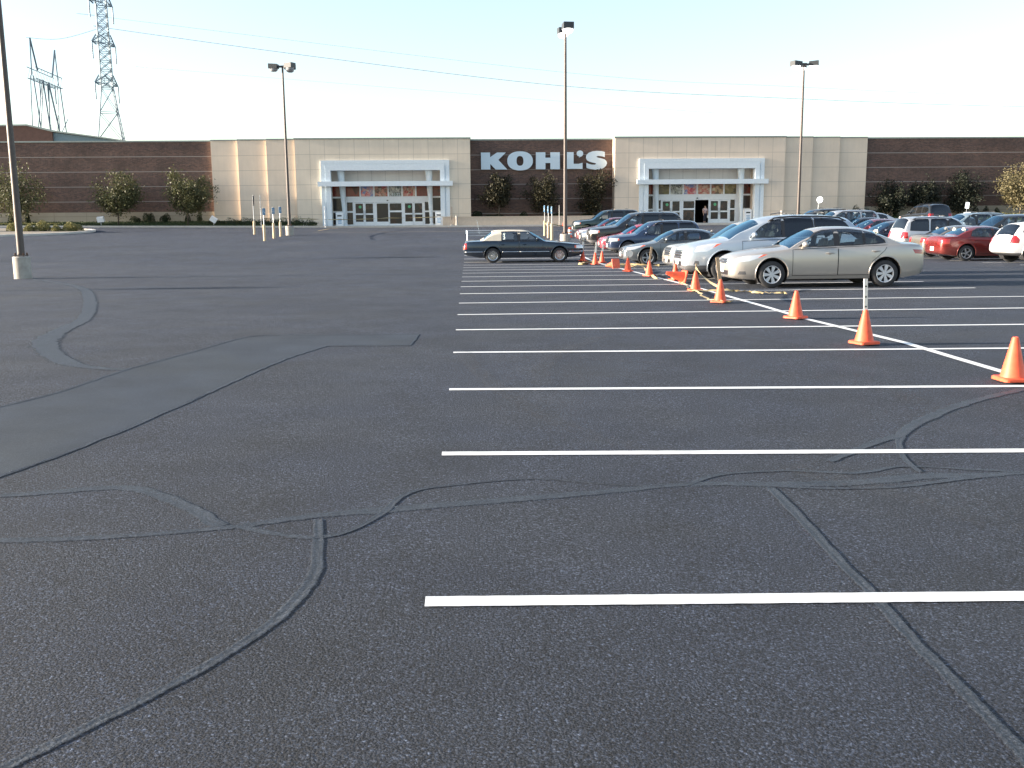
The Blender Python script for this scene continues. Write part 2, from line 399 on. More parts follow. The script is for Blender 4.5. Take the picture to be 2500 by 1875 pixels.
# painted lines, kept a few mm over the asphalt, following its shape
def strip(pts,w,dz,name,mat,seg=.5,kind=True,jit=0,rg=None,widths=None):
    P=[]
    for i in range(len(pts)-1):
        a=Vector(pts[i]).to_2d(); b=Vector(pts[i+1]).to_2d(); n=max(1,int((b-a).length/seg))
        for k in range(n):
            f=k/n; P.append((a.lerp(b,f),i+f))
    P.append((Vector(pts[-1]).to_2d(),len(pts)-1))
    groove=mat.name=='sealant'
    # across: offset, height, edge opacity
    prof=[(1,0,1),(-1,0,1)] if not groove else [(1.25,.0,0),(.95,.001,.5),(.72,.0025,1),(.35,.0008,1),(0,.0,1),(-.35,.0008,1),(-.72,.0025,1),(-.95,.001,.5),(-1.25,.0,0)]
    mb=MB(); K=len(P); n=len(prof); ed=[]
    for i,(p,t) in enumerate(P):
        d=(P[min(i+1,K-1)][0]-P[max(i-1,0)][0]).normalized(); nrm=Vector((-d.y,d.x))
        ww=w if widths is None else lin(list(enumerate(widths)),t)
        j1=rg.uniform(-jit,jit)*ww if rg else 0; j2=rg.uniform(-jit,jit)*ww if rg else 0
        for s,h,e in prof:
            j=j1 if s>0 else j2 if s<0 else 0
            q=p+nrm*(s*ww/2+j); mb.v.append((q.x,q.y,g(q.x,q.y)+dz+h)); ed.append(e)
        if i:
            for k in range(n-1): mb.f.append(((i-1)*n+k,(i-1)*n+k+1,i*n+k+1,i*n+k)); mb.m.append(0)
    o=mb.build(name,mat,sm=groove)
    if groove:
        at=o.data.attributes.new('edge','FLOAT','POINT')
        for i,e in enumerate(ed): at.data[i].value=e
    if sum(f.normal.z for f in o.data.polygons)<0: o.data.flip_normals()
    return struct(o) if kind else o
def smoothline(pts,n=5):
    out=[]
    P=[pts[0]]+list(pts)+[pts[-1]]
    for i in range(1,len(P)-2):
        p0,p1,p2,p3=[Vector(q).to_2d() for q in P[i-1:i+3]]
        for k in range(n):
            t=k/n
            out.append(tuple(.5*((2*p1)+(-p0+p2)*t+(2*p0-5*p1+4*p2-p3)*t*t+(-p0+3*p1-3*p2+p3)*t**3)))
    out.append(tuple(P[-1])); return out
LY=[4.0,6.73,9.43,12.2,14.83,17.33,19.85,22.5,25.15,27.8]
y=27.8
while y<62: y+=2.65; LY.append(round(y,2))
lr=random.Random(9)
for i,y in enumerate(LY):
    strip([(-.21,y),(11.95,y+.02)],.112 if y<20 else .13,.006,'parking_line',M['white_line'],.05 if y<15 else .5,jit=.014 if y<15 else 0,rg=lr)
strip([(5.85,9.2),(5.86,11.5),(5.88,12.8),(5.6,16),(5.58,30),(5.55,62)],.12,.009,'parking_line',M['white_line'])
yy=32.6
while yy<66:
    strip([(20.35,yy),(31.9,yy)],.13,.007,'parking_line',M['white_line']); yy+=2.68
strip([(26.1,32.6),(26.1,66)],.13,.010,'parking_line',M['white_line'])
for x0 in (-13.2,):
    pass
strip([(-12.4,82),(-12.2,87.2),(-11.6,88.6)],.12,.014,'crosswalk_line',M['yellow_line'])
strip([(-12.2,88.8),(-3,89.1),(14,89.1),(36,89)],.12,.014,'crosswalk_line',M['yellow_line'])
strip([(-12.4,79.2),(-5,79),(5,79),(20,79)],.12,.014,'crosswalk_line',M['yellow_line'])
# patch and crack sealing
PATCH=[(-4.75,6.2),(-4.45,7.4),(-4.15,8.62),(-3.95,9.47),(-3.83,10.86),(-3.56,12.24),(-3.22,14.1),(-2.7,14.35),(-1.73,14.3),(-.75,14.31),(-.77,13.6),(-.8,12.93),(-1.91,12.96),(-2.21,11.74),(-2.38,10.53),(-2.6,8.57),(-2.82,7.02),(-3.01,6.17),(-3.35,4.9)]
def flat_poly(poly,dz,name,mat,cell=.5):
    bm=bmesh.new(); vs=[bm.verts.new((x,y,0)) for x,y in poly]; bm.faces.new(vs)
    ymin=min(p[1] for p in poly); ymax=max(p[1] for p in poly); xmin=min(p[0] for p in poly); xmax=max(p[0] for p in poly)
    y=ymin+cell
    while y<ymax:
        bmesh.ops.bisect_plane(bm,geom=bm.verts[:]+bm.edges[:]+bm.faces[:],plane_co=(0,y,0),plane_no=(0,1,0)); y+=cell
    x=xmin+cell*2
    while x<xmax:
        bmesh.ops.bisect_plane(bm,geom=bm.verts[:]+bm.edges[:]+bm.faces[:],plane_co=(x,0,0),plane_no=(1,0,0)); x+=cell*2
    bmesh.ops.triangulate(bm,faces=bm.faces[:])
    for v in bm.verts: v.co.z=g(v.co.x,v.co.y)+dz
    bmesh.ops.recalc_face_normals(bm,faces=bm.faces)
    me=bpy.data.meshes.new(name); bm.to_mesh(me); bm.free(); me.materials.append(mat)
    o=link(name,me)
    if me.polygons[0].normal.z<0: me.flip_normals()
    return o
struct(flat_poly(PATCH,.002,'asphalt_patch',M['patch']))
sr=random.Random(3)
strip(smoothline(PATCH[:9]),.04,.0025,'patch_edge_seal',M['seal'],.12,jit=.25,rg=sr)
strip(smoothline(PATCH[12:19]),.045,.0025,'patch_edge_seal',M['seal'],.12,jit=.25,rg=sr)
strip(PATCH[8:13],.03,.0028,'patch_edge_seal',M['seal'],.12,jit=.25,rg=sr)
CR={
'S1':([(-3.4,4.8),(-2.41,4.87),(-2.0,4.9),(-1.56,4.99),(-1.25,5.09),(-0.95,5.24),(-0.5,5.38),(0.05,5.52),(0.65,5.68),(1.37,5.89),(1.93,5.88),(2.45,5.91),(2.97,6.05),(3.31,6.06),(3.67,6.12),(4.6,6.2)],[.08,.09,.08,.06,.07,.10,.12,.12,.10,.08,.13,.13,.14,.12,.07,.06]),
'S2':([(-3.6,5.6),(-2.8,5.71),(-2.44,5.82),(-2.1,5.87),(-1.77,5.61),(-1.53,5.33),(-1.36,5.09)],[.08,.08,.1,.11,.12,.10,.12]),
'S3':([(-0.85,5.2),(-0.8,4.86),(-0.74,4.42),(-0.76,4.1),(-0.82,3.8),(-0.95,3.48),(-1.11,3.19),(-1.29,2.92),(-1.5,2.6)],[.05,.06,.07,.07,.06,.055,.05,.05,.05]),
'S4a':([(-1.25,5.09),(-1.02,4.94),(-0.81,4.89),(-0.64,5.01),(-0.49,5.35)],[.08,.05,.06,.035,.05]),
'S4b':([(-0.49,5.35),(-0.44,5.6),(-0.34,5.78),(-0.17,5.88),(0.39,6.04),(0.9,5.88),(1.2,5.87)],[.05,.05,.04,.04,.035,.03,.03]),
'S5':([(1.86,5.8),(1.84,5.26),(1.8,4.59),(1.77,4.02),(1.74,3.62),(1.73,3.3),(1.72,3.0),(1.69,2.6)],[.06,.075,.06,.065,.06,.065,.06,.065]),
'S6':([(1.37,5.89),(1.64,6.13),(2.1,6.21),(2.54,6.15),(2.93,6.31),(3.36,6.22),(3.7,6.13)],[.05,.05,.04,.07,.04,.05,.05]),
'S6b':([(1.86,5.84),(2.25,5.77),(2.7,5.81),(3.3,6.04)],[.06,.04,.04,.08]),
'S7':([(5.9,9.6),(5.51,9.3),(4.57,8.6),(3.84,7.89),(3.4,7.36),(3.2,6.97),(3.04,6.54),(2.98,6.16)],[.08,.10,.12,.12,.10,.05,.05,.05]),
'S7b':([(3.35,7.28),(2.98,6.97),(2.47,6.45)],[.1,.09,.07]),
'S8':([(-14.69,33.0),(-12.0,29.24),(-10.06,25.93),(-8.04,21.02),(-6.75,17.29),(-6.4,15.62),(-5.99,13.95),(-5.38,12.59),(-4.68,11.46),(-4.19,11.02),(-3.83,10.9)],[.2,.22,.28,.3,.26,.3,.38,.32,.25,.16,.1])}
for i,(k,(pts,w)) in enumerate(CR.items()):
    sm=smoothline(pts,5); ws=[lin(list(enumerate(w)),j/5) for j in range(len(sm))]
    strip(sm,.1,.0015+.0002*i,'crack_sealant',M['seal'],.07,jit=.09,rg=sr,widths=ws)
for i,(pts,w) in enumerate([([(1.31,11.58),(2.08,11.16),(3.01,10.59),(3.94,9.63),(4.12,8.85),(4.19,8.29)],.22),([(-0.09,12.28),(0.07,10.7),(0.33,9.21),(0.64,8.07),(0.99,7.17),(1.58,6.64)],.2),([(2.13,6.3),(2.52,5.72),(2.81,5.15),(2.96,4.9)],.22),([(1.9,13.8),(1.2,12.2),(.8,10.8),(.75,9.6)],.22),([(3.2,14.2),(4.2,12.9),(5.1,11.6)],.2)]):
    strip(smoothline(pts,6),w,.012+i*.0008,'tyre_mark',M['scuff'],.2,jit=.1,rg=sr)

# ------------------------------------------------------------------ kerbs, pavement, beds
def loft_strip(x0,x1,yf,yb,zf,zb,name,mat,step=3,drop=.5):
    mb=MB(); xs=[]; x=x0
    while x<x1-.01: xs.append(x); x+=step
    xs.append(x1)
    for x in xs:
        a,b=zf(x),zb(x)
        mb.v+=[(x,yf,g(x,yf)-drop),(x,yf,a),(x,yb,b),(x,yb,g(x,yb)-drop)]
    for i in range(len(xs)-1):
        for k in range(3):
            mb.f.append((4*i+k,4*i+4+k,4*i+5+k,4*i+1+k)); mb.m.append(0)
    mb.f.append((0,1,2,3)); mb.m.append(0); n=4*(len(xs)-1); mb.f.append((n+3,n+2,n+1,n)); mb.m.append(0)
    return mb.build(name,mat,fixn=True)
kz=lambda x: g(x,91)+.15
struct(loft_strip(-90,90,91.0,91.45,kz,lambda x:kz(x)+.005,'kerb',M['kerb']))
struct(loft_strip(-15.5,33,91.45,96.9,lambda x:kz(x)-.004,lambda x:1.405,'pavement',M['concrete']))
struct(loft_strip(-90,-15.5,91.45,95.1,lambda x:kz(x)+.0,lambda x:2.0,'grass_bed',M['grass']))
struct(loft_strip(33,90,91.45,95.1,lambda x:kz(x)+.0,lambda x:1.95,'grass_bed',M['grass']))
# island with rounded tip
ISL=[(-75,72.4),(-45,72.6),(-36.6,73),(-33.2,74),(-31.2,75.8),(-30.1,78),(-30.0,80.5),(-31.0,82.8),(-33.6,84.2),(-47,84.8),(-75,85)]
ISL=[ISL[0],ISL[1]]+smoothline(ISL[2:9],4)+ISL[9:]
def inset(poly,d):
    K=len(poly); out=[]
    for i in range(K):
        a=Vector(poly[i-1]);b=Vector(poly[i]);c=Vector(poly[(i+1)%K])
        n1=(b-a).normalized(); n2=(c-b).normalized(); n=Vector((-(n1+n2).y,(n1+n2).x)).normalized(); out.append(tuple(b+n*d))
    return out
inn=inset(ISL,.28)
mb=MB(); K=len(ISL)
for (x,y) in ISL: mb.v.append((x,y,g(x,y)-.2))
for (x,y) in ISL: mb.v.append((x,y,g(x,y)+.15))
for (x,y) in inn: mb.v.append((x,y,g(x,y)+.155))
for (x,y) in inn: mb.v.append((x,y,g(x,y)+.02))
for i in range(K):
    j=(i+1)%K
    for l in range(3): mb.f.append((l*K+i,l*K+j,(l+1)*K+j,(l+1)*K+i)); mb.m.append(0)
struct(mb.build('kerb',M['kerb'],fixn=True))
struct(flat_poly(inn,.11,'island_bed',M['gravel'],3))

# ------------------------------------------------------------------ store building
BY=95.0
store=empty('department_store',(0,BY,1.36),0,'long single storey department store with brown brick walls, tan panel blocks and two white portal entrances','store')
store['label']='long brown brick department store with tan panel blocks and two white portal entrances'
def sp(mb,name,mats,sm=False,parent=store,angle=None,fixn=False):
    mb.v=[(x-0,y-BY,z-1.36) for x,y,z in mb.v]
    return mb.build(name,mats,parent,sm,angle,fixn)
ZR=9.32
for (x0,x1) in ((-90,-23.97),(38.6,90)):
    mb=MB(); mb.box(x0,x1,BY,BY+.4,2.87,ZR); w=sp(mb,'brick_wall',M['brick'])
    mb=MB(); mb.box(x0,x1,BY-.06,BY+.4,.7,2.866); sp(mb,'wall_base',M['base'])
mb=MB(); mb.box(.3,14.0,BY,BY+.4,1.0,ZR); sp(mb,'brick_wall',M['brick'])
# stepped side panels
ST=[(-23.97,-21.41,94.62),(-21.41,-18.67,94.24),(-18.67,-15.99,93.87)]
for a,b,yf in ST: mb=MB(); mb.box(a,b,yf,95.5,1.0,9.37); sp(mb,'wall_panel',M['panel'])
ST2=[(30.24,33.0,93.87),(33.0,35.75,94.24),(35.75,38.6,94.62)]
for a,b,yf in ST2: mb=MB(); mb.box(a,b,yf,95.5,1.0,9.37); sp(mb,'wall_panel',M['panel'])
FY=93.5
def entrance(xc,x0,x1,pm,openleaf):
    zt=9.37; fl=1.405
    mb=MB()
    mb.box(x0,xc-5.2,FY,97.5,1.0,zt); mb.box(xc+5.2,x1,FY,97.5,1.0,zt); mb.box(xc-5.2,xc+5.2,FY,FY+.5,6.6,zt)
    sp(mb,'wall_block',pm)
    # portal: two stepped bands
    mb=MB()
    def band(ho,hi,zo,zi,yf,yb):
        mb.box(xc-ho,xc-hi,yf,yb,fl-.05,zo); mb.box(xc+hi,xc+ho,yf,yb,fl-.05,zo); mb.box(xc-hi,xc+hi,yf,yb,zi,zo)
    band(5.98,5.62,7.44,7.12,FY-.20,FY-.003); band(5.62,5.52,7.12,7.03,FY-.14,FY-.003); band(5.52,5.1,7.03,6.53,FY-.24,FY+.45)
    sp(mb,'portal_frame',M['white'])
    mb=MB(); mb.box(xc-6.25,xc+6.28,FY-.62,FY-.245,5.06,5.50); mb.box(xc-5.05,xc+5.05,FY-.24,94.9,5.12,5.42); sp(mb,'canopy_bar',M['white'])
    gy=95.1; X=lambda zx: xc+(zx-1084)*.00906; Zc=lambda zy: fl+(1100-zy)*.00906
    # upper recessed panel
    mb=MB(); mb.box(xc-5.19,xc+5.19,gy-.05,gy+.2,Zc(682),6.6); mb.box(xc-5.19,xc+5.19,FY+.5,gy-.05,6.56,6.62); sp(mb,'recess_panel',M['soffit'])
    # interior room
    mb=MB(); mb.box(xc-5.6,xc+5.6,99.5,99.7,1,6.6); mb.box(xc-5.6,xc+5.6,gy+.2,99.5,6.4,6.6); mb.box(xc-5.6,xc-5.2,97.5,99.5,1,6.6); mb.box(xc+5.2,xc+5.6,97.5,99.5,1,6.6)
    mb.box(xc-5.2,xc+5.2,96.9,99.5,1.2,1.40); sp(mb,'interior',M['dark'])
    # panes list: (x0,x1,y0,y1,mat,isdoor)
    P=[]
    for a,b in ((505,605),(1560,1663)):
        P+=[(a,b,690,795,'pane_red' if a<600 else 'pane_red'),(a,b,812,945,'pane'),(a,b,962,1086,'pane')]
    if not openleaf: tm=['pane_red','posterA','posterB','posterC','posterB','pane_red']
    else: tm=['posterE','posterC','posterA','posterB','posterD','posterE']
    for (a,b),t in zip(((650,792),(806,935),(950,1085),(1100,1230),(1246,1374),(1390,1515)),tm): P.append((a,b,690,795,t))
    for a,b in ((657,716),(1475,1525)): P+=[(a,b,855,945,'pane2'),(a,b,962,1085,'pane2')]
    # frame as solid sheet around the openings: build a grid of cells
    doors=[(733,838,[(745,824,868,970,'pane2'),(745,826,985,1058,'pane')]),(838,943,[(850,928,868,970,'pane2'),(850,930,985,1058,'pane')]),
           (1253,1354,[(1264,1343,868,970,'pane2'),(1266,1345,985,1058,'pane')]),(1354,1458,[(1368,1446,868,970,'pane2'),(1370,1448,985,1058,'pane')])]
    if not openleaf: doors+=[(955,1096,[(968,1088,868,1058,'pane')]),(1096,1240,[(1104,1228,868,942,'pane2'),(1104,1230,960,1080,'pane')])]
    else: doors+=[(955,1096,[(968,1086,868,942,'pane2'),(968,1086,960,1080,'pane2')])]
    if openleaf:
        doors=[(a-33,b-33,[(p[0]-33,p[1]-33)+tuple(p[2:]) for p in ps]) for a,b,ps in doors]; P=[p if not (640<p[0]<1520) else (p[0]-(12 if p[2]==690 else 33 if p[0]>1000 else 6),p[1]-(12 if p[2]==690 else 33 if p[0]>1000 else 25))+tuple(p[2:]) for p in P]
    holes=[p for p in P]+[(d[0],d[1],856,1098,None) for d in doors]
    if openleaf: holes.append((1063,1207,856,1098,None))
    xs=sorted({478,1690}|{h[0] for h in holes}|{h[1] for h in holes}); ys=sorted({684,1100}|{h[2] for h in holes}|{h[3] for h in holes})
    mb=MB()
    for i in range(len(xs)-1):
        run=None
        for j in range(len(ys)-1):
            cx,cy=(xs[i]+xs[i+1])/2,(ys[j]+ys[j+1])/2
            solid=not any(h[0]<cx<h[1] and h[2]<cy<h[3] for h in holes)
            if solid:
                if run is None: run=ys[j]
                end=ys[j+1]
            if (not solid or j==len(ys)-2) and run is not None:
                mb.box(X(xs[i]),X(xs[i+1]),gy-.06,gy+.06,Zc(end),Zc(run)); run=None
    fr=sp(mb,'window_frame',M['white_frame'])
    for a,b,c,d,t in P:
        mb=MB(); mb.box(X(a)-.002,X(b)+.002,gy+.0,gy+.02,Zc(d)-.002,Zc(c)+.002); sp(mb,'poster' if t.startswith('poster') else 'window_pane',M[t])
    for a,b,ps in doors:
        o=empty('door'); o.parent=store; 
        # door leaf frame mesh
        COL.objects.unlink(o); bpy.data.objects.remove(o)
        mb=MB(); xs2=sorted({a,b}|{p[0] for p in ps}|{p[1] for p in ps}); ys2=sorted({858,1097}|{p[2] for p in ps}|{p[3] for p in ps})
        for i in range(len(xs2)-1):
            for j in range(len(ys2)-1):
                cx,cy=(xs2[i]+xs2[i+1])/2,(ys2[j]+ys2[j+1])/2
                if not any(h[0]<cx<h[1] and h[2]<cy<h[3] for h in ps):
                    mb.box(X(xs2[i])+(.008 if xs2[i]==a else 0),X(xs2[i+1])-(.008 if xs2[i+1]==b else 0),gy-.045,gy+.03,Zc(ys2[j+1]),Zc(ys2[j]))
        dr=sp(mb,'door',M['white_frame'])
        for p in ps:
            mb=MB(); mb.box(X(p[0])-.002,X(p[1])+.002,gy-.01,gy+.01,Zc(p[3])-.002,Zc(p[2])+.002); sp(mb,'pane',M[p[4]],parent=dr)
        if b-a<120:
            mb=MB(); hx=X(b)-.09 if (a in (733,1253,700,1220)) else X(a)+.09
            mb.tube([(hx,gy-.10,Zc(1010)),(hx,gy-.10,Zc(940))],.02,6); mb.tube([(hx,gy-.10,Zc(975)),(hx,gy-.04,Zc(975))],.015,6); sp(mb,'handle',M['galv'],parent=dr)
            if a in (733,1253,700,1220):
                mb=MB(); mb.lathe([(0,0),(.14,0),(.14,.004)],20,0,'y',(X((ps[0][0]+ps[0][1])/2+8),gy-.016,Zc(903))); sp(mb,'sticker',M['green'],parent=dr)
    # sensor over the doors
    mb=MB(); mb.box(X(1075),X(1092),gy-.12,gy-.06,Zc(842),Zc(832)); sp(mb,'door_sensor',M['trim'])
    # tapered columns
    for zx0,zx1 in ((612,642),(1527,1544)):
        mb=MB(); a=X(zx0); c=X(zx1); s=-1 if zx0<1000 else 1
        n=10; yc=94.35
        prof=[]
        for i in range(n+1):
            t=i/n; z=fl+.18+(6.55-fl-.18)*t; w=.145+.20*t**1.3; prof.append((lin([(0,c),(1,a)],t),z,w))
        base=len(mb.v)
        for (px,z,w) in prof:
            for k in range(12):
                th=2*math.pi*k/12; mb.v.append((px+w*math.cos(th),yc+w*.8*math.sin(th),z))
        for i in range(n):
            for k in range(12): mb.f.append((base+i*12+k,base+i*12+(k+1)%12,base+(i+1)*12+(k+1)%12,base+(i+1)*12+k)); mb.m.append(0)
        mb.lathe([(.30,fl-.02),(.30,fl+.08),(.2,fl+.14),(.16,fl+.2)],16,0,'z',(c,yc,0))
        sp(mb,'column',M['white'],sm=True,angle=.8)
    return X,Zc
XL,ZL=entrance(-7.65,-15.99,.3,M['panelL'],False)
XR,ZRr=entrance(22.25,13.95,30.24,M['panelR'],True)
# lettering on the fourth poster
cu=bpy.data.curves.new('poster_text','FONT'); cu.body='1122'; cu.size=.42; cu.extrude=.002
to=bpy.data.objects.new('t',cu); COL.objects.link(to)
bpy.context.view_layer.update()
me=bpy.data.meshes.new_from_object(to.evaluated_get(bpy.context.evaluated_depsgraph_get())); bpy.data.objects.remove(to)
me.materials.append(M['sign'])
o=link('poster_text',me,store); o.rotation_euler=(math.pi/2,0,0); o.location=(XL(1128),95.085-BY,ZL(792)-1.36)
# roof and coping
mb=MB(); mb.box(-90,90,95.45,150,8.9,9.2); sp(mb,'roof',M['roof'])
mb=MB()
mb.box(-90,-23.97,94.93,95.6,9.32,9.45); mb.box(38.6,90,94.93,95.6,9.32,9.45); mb.box(.3,13.95,94.93,95.6,9.32,9.45)
for a,b,yf in ST+ST2: mb.box(a+.001,b-.001,yf-.06,95.6,9.372,9.48)
mb.box(-16.05,.36,FY-.07,97.6,9.373,9.50); mb.box(13.89,30.30,FY-.07,97.6,9.373,9.50)
sp(mb,'roof_coping',M['coping'])
# sign letters
sign=empty('store_sign',(7.35,BY-.05,7.4),0,'large pale blue white KOHL\'S letters on the central brick wall','sign')
def LX(x): return 1.324+(x-90)*(13.377-1.324)/(2093-90)
def LZ(y): return 8.194-(y-145)*(8.194-6.605)/(411-145) - 0
def letter(name,outer,holes=()):
    # outer/holes in zoom pixels -> (x,z)
    cu=bpy.data.curves.new(name,'CURVE'); cu.dimensions='2D'; cu.fill_mode='BOTH'; cu.extrude=.09
    for pts in (outer,)+tuple(holes):
        s=cu.splines.new('POLY'); s.points.add(len(pts)-1); s.use_cyclic_u=True
        for i,(px,py) in enumerate(pts): s.points[i].co=(LX(px)-7.35,LZ(py)+(px-90)*-.0002*0-7.4,0,1)
    ob=bpy.data.objects.new(name,cu); COL.objects.link(ob); bpy.context.view_layer.update()
    me=bpy.data.meshes.new_from_object(ob.evaluated_get(bpy.context.evaluated_depsgraph_get())); bpy.data.objects.remove(ob)
    me.materials.append(M['sign']); me.materials.append(M['sign_side'])
    for p in me.polygons: p.material_index=0 if abs(p.normal.z)>.5 else 1
    o=link(name,me,sign); o.rotation_euler=(math.pi/2,0,0); o.location=(0,-.14,0); return o
def ell(cx,cy,rx,ry,n=40,p=2.0):
    out=[]
    for i in range(n):
        t=2*math.pi*i/n; c,s=math.cos(t),math.sin(t)
        out.append((cx+rx*math.copysign(abs(c)**(2/p),c),cy+ry*math.copysign(abs(s)**(2/p),s)))
    return out
dy=lambda y,x: y+ (x-90)*.004   # undo the slight tilt of the photograph
def D(pts): return [(x,y+(x-90)*.0035) for x,y in pts]
letter('letter',D([(90,146),(235,146),(235,218),(345,146),(484,146),(366,262),(505,411),(322,411),(237,325),(237,411),(92,411)]))
letter('letter',D(ell(709,277,203,149,44,2.25)),(D(ell(708,277,55,76,32,2.4)),))
letter('letter',D([(960,144),(1110,144),(1110,228),(1190,228),(1190,144),(1341,144),(1341,409),(1190,409),(1190,311),(1112,311),(1112,409),(960,409)]))
letter('letter',D([(1410,142),(1560,142),(1560,325),(1640,325),(1703,308),(1703,404),(1410,404)]))
letter('letter',D([(1661+52*math.cos(t),165-49*math.sin(t)) for t in [math.radians(a) for a in range(-75,226,15)]]+[(1627,203),(1655,207),(1640,230)]))
letter('letter',D([(2058,140),(2058,222),(2010,208),(1965,202),(1932,206),(1927,216),(1945,228),(2005,240),(2055,256),(2085,285),(2093,315),(2080,355),(2040,390),(1985,409),(1910,417),(1830,408),(1765,389),(1765,308),(1800,325),(1850,337),(1895,338),(1917,328),(1912,315),(1880,310),(1820,295),(1775,270),(1757,235),(1762,190),(1800,152),(1860,130),(1930,122),(2000,126)]))
# central planter wall and soil
mb=MB(); 
mb.box(-2.35,14.6,92.45,92.75,1.2,2.13); mb.box(-2.40,14.6,92.42,92.78,2.13,2.19)
tag(mb.build('planter_wall',simple('planter wall stucco',(.50,.42,.34),.9,var=.08)),'low tan retaining wall in front of the central brick wall','wall')
mb=MB(); mb.box(.31,13.9,92.76,94.99,1.42,2.10); mb.box(-2.3,.3,92.76,93.45,1.42,2.10); struct(mb.build('planter_soil',M['soil']))

# ------------------------------------------------------------------ building behind at the left
bb=empty('brick_building',(-57,130,1.4),0,'taller brick building with a sloping roof edge rising behind the left store wall','building')
def bp(mb,name,mat): mb.v=[(x+57,y-130,z-1.4) for x,y,z in mb.v]; return mb.build(name,mat,bb,fixn=True)
mb=MB(); mb.prism([(-75,1.4),(-52.8,1.4),(-52.8,13.5),(-55.9,14.25),(-59.2,14.2),(-75,13.9)],130,160); bp(mb,'brick_wall',simple('far brick',(.12,.065,.05),.85,var=.15,scale=2))
mb=MB(); mb.prism([(-52.8,1.4),(-40,1.4),(-40,11.6),(-46,12.55),(-52.8,13.42)],130.3,160); bp(mb,'metal_wall',M['bluemetal'])
mb=MB(); mb.prism([(-75.1,13.9),(-59.2,14.2),(-55.9,14.25),(-52.8,13.5),(-46,12.58),(-40,11.62),(-40,11.8),(-46,12.74),(-52.75,13.68),(-55.8,14.43),(-59.2,14.4),(-75.1,14.1)],129.85,160.1); bp(mb,'roof',M['coping'])
# ------------------------------------------------------------------ vegetation
def leaf(mb,c,s,rg,up=.3):
    n=Vector((rg.gauss(0,1),rg.gauss(0,1),rg.gauss(0,1)+up)).normalized()
    a=n.cross(Vector((rg.gauss(0,1),rg.gauss(0,1),rg.gauss(0,1)))).normalized(); b=n.cross(a)
    l=s*rg.uniform(.7,1.3); w=l*.55
    mb.v+=[tuple(c-a*l*.5),tuple(c+b*w*.5),tuple(c+a*l*.5),tuple(c-b*w*.5)]
    k=len(mb.v); mb.f.append((k-4,k-3,k-2,k-1)); mb.m.append(0)
def tree(x,y,z0,zlo,zhi,wid,mat,label,seed,dens=1.,sparse=0,group='young trees along the store front',lean=0):
    rg=random.Random(seed); cz=(zlo+zhi)/2; rz=(zhi-zlo)/2; rx=wid/2
    t=empty('tree',(x,y,z0),0,label,'tree',group)
    tr=MB(); top=cz+rz*.35-z0
    tr.tube([(0,0,-.15),(.03,0,(zlo-z0)*.6),(lean,.02,top*.6),(lean*1.4,0,top)],[.085,.07,.05,.02],8)
    # limbs carrying leaf clumps
    cl=[]
    nb=int(30 if not sparse else 20)
    for i in range(nb):
        a=rg.uniform(0,6.283); e=rg.uniform(-.85,1.0)
        rr=math.sqrt(max(.05,1-e*e*.9))*rg.uniform(.68,1.06)
        if sparse: rr*=rg.uniform(.6,1.2)
        p=Vector((math.cos(a)*rx*rr+lean,math.sin(a)*rx*.8*rr,cz-z0+e*rz*rg.uniform(.8,1.06)))
        base=Vector((lean*.5,0,max(zlo-z0-.2,p.z-abs(p.z-(zlo-z0))*.7-.3)))
        base.z=min(base.z,top*.9)
        mid=base.lerp(p,.5)+Vector((rg.uniform(-.1,.1),rg.uniform(-.1,.1),.12))
        tr.tube([base,mid,p],[.03,.018,.006],5)
        for q in (.45,.7,1.0):
            cl.append((base.lerp(p,q)+Vector((rg.gauss(0,.12),rg.gauss(0,.12),rg.gauss(0,.1))),q))
    tr.build('trunk',M['bark'],t,sm=True)
    mb=MB()
    for c,q in cl:
        n=int((115 if not sparse else 110)*dens*(0.8+.4*rg.random())); sp_=.30*wid/4.3+.06
        if rg.random()<.12: n//=3
        for k in range(n):
            d=Vector((rg.gauss(0,sp_),rg.gauss(0,sp_),rg.gauss(0,sp_*.85)))
            leaf(mb,c+d,.20,rg)
        # upright shoots
        if q==1.0 and c.z>cz-z0-.2:
            for k in range(int(14*dens)):
                f=rg.random(); leaf(mb,c+Vector((rg.gauss(0,.07),rg.gauss(0,.07),f*.55)),.17,rg)
    mb.build('crown',mat,t)
    return t
tree(-41.2,91.9,1.75,2.7,7.3,5.6,M['leafL'],'loose spreading tree at the far left, partly behind the nearest lamp post',11,.8,1,lean=-.5)
tree(-32.1,92.1,1.72,2.85,6.3,4.2,M['leafL'],'round green maple in the middle of the left brick wall',12,.75)
tree(-25.8,92.1,1.68,2.9,6.45,4.2,M['leafL'],'round green maple standing closest to the left tan panel block',13,.75)
tree(2.95,93.7,2.1,3.0,5.9,2.7,M['leafC'],'dark narrow tree under the letter O in front of the central brick wall',14,.7,1)
tree(7.2,93.7,2.1,2.9,6.05,3.0,M['leafC'],'dark tree in the middle of the central brick wall under the letter H',15,.7,1)
tree(12.0,93.8,2.1,2.8,6.05,3.4,M['leafC'],'dark tree at the right end of the central brick wall, right of the lamp post',16,.7,1)
tree(40.9,94.0,1.95,2.6,5.1,3.1,M['leafD'],'dull green shaded tree nearest the right tan panels on the right brick wall',17,.5)
tree(44.3,94.0,1.95,2.8,5.3,2.9,M['leafD'],'small dull green shaded tree behind the black vehicle on the right brick wall',18,.5)
tree(47.9,94.0,1.95,2.6,6.0,4.1,M['leafD'],'larger dull green shaded tree in the middle of the right brick wall',19,.55)
tree(52.6,91.9,1.8,2.9,6.6,4.3,M['leafT'],'tan green sunlit tree at the far right of the right brick wall',20,1.)
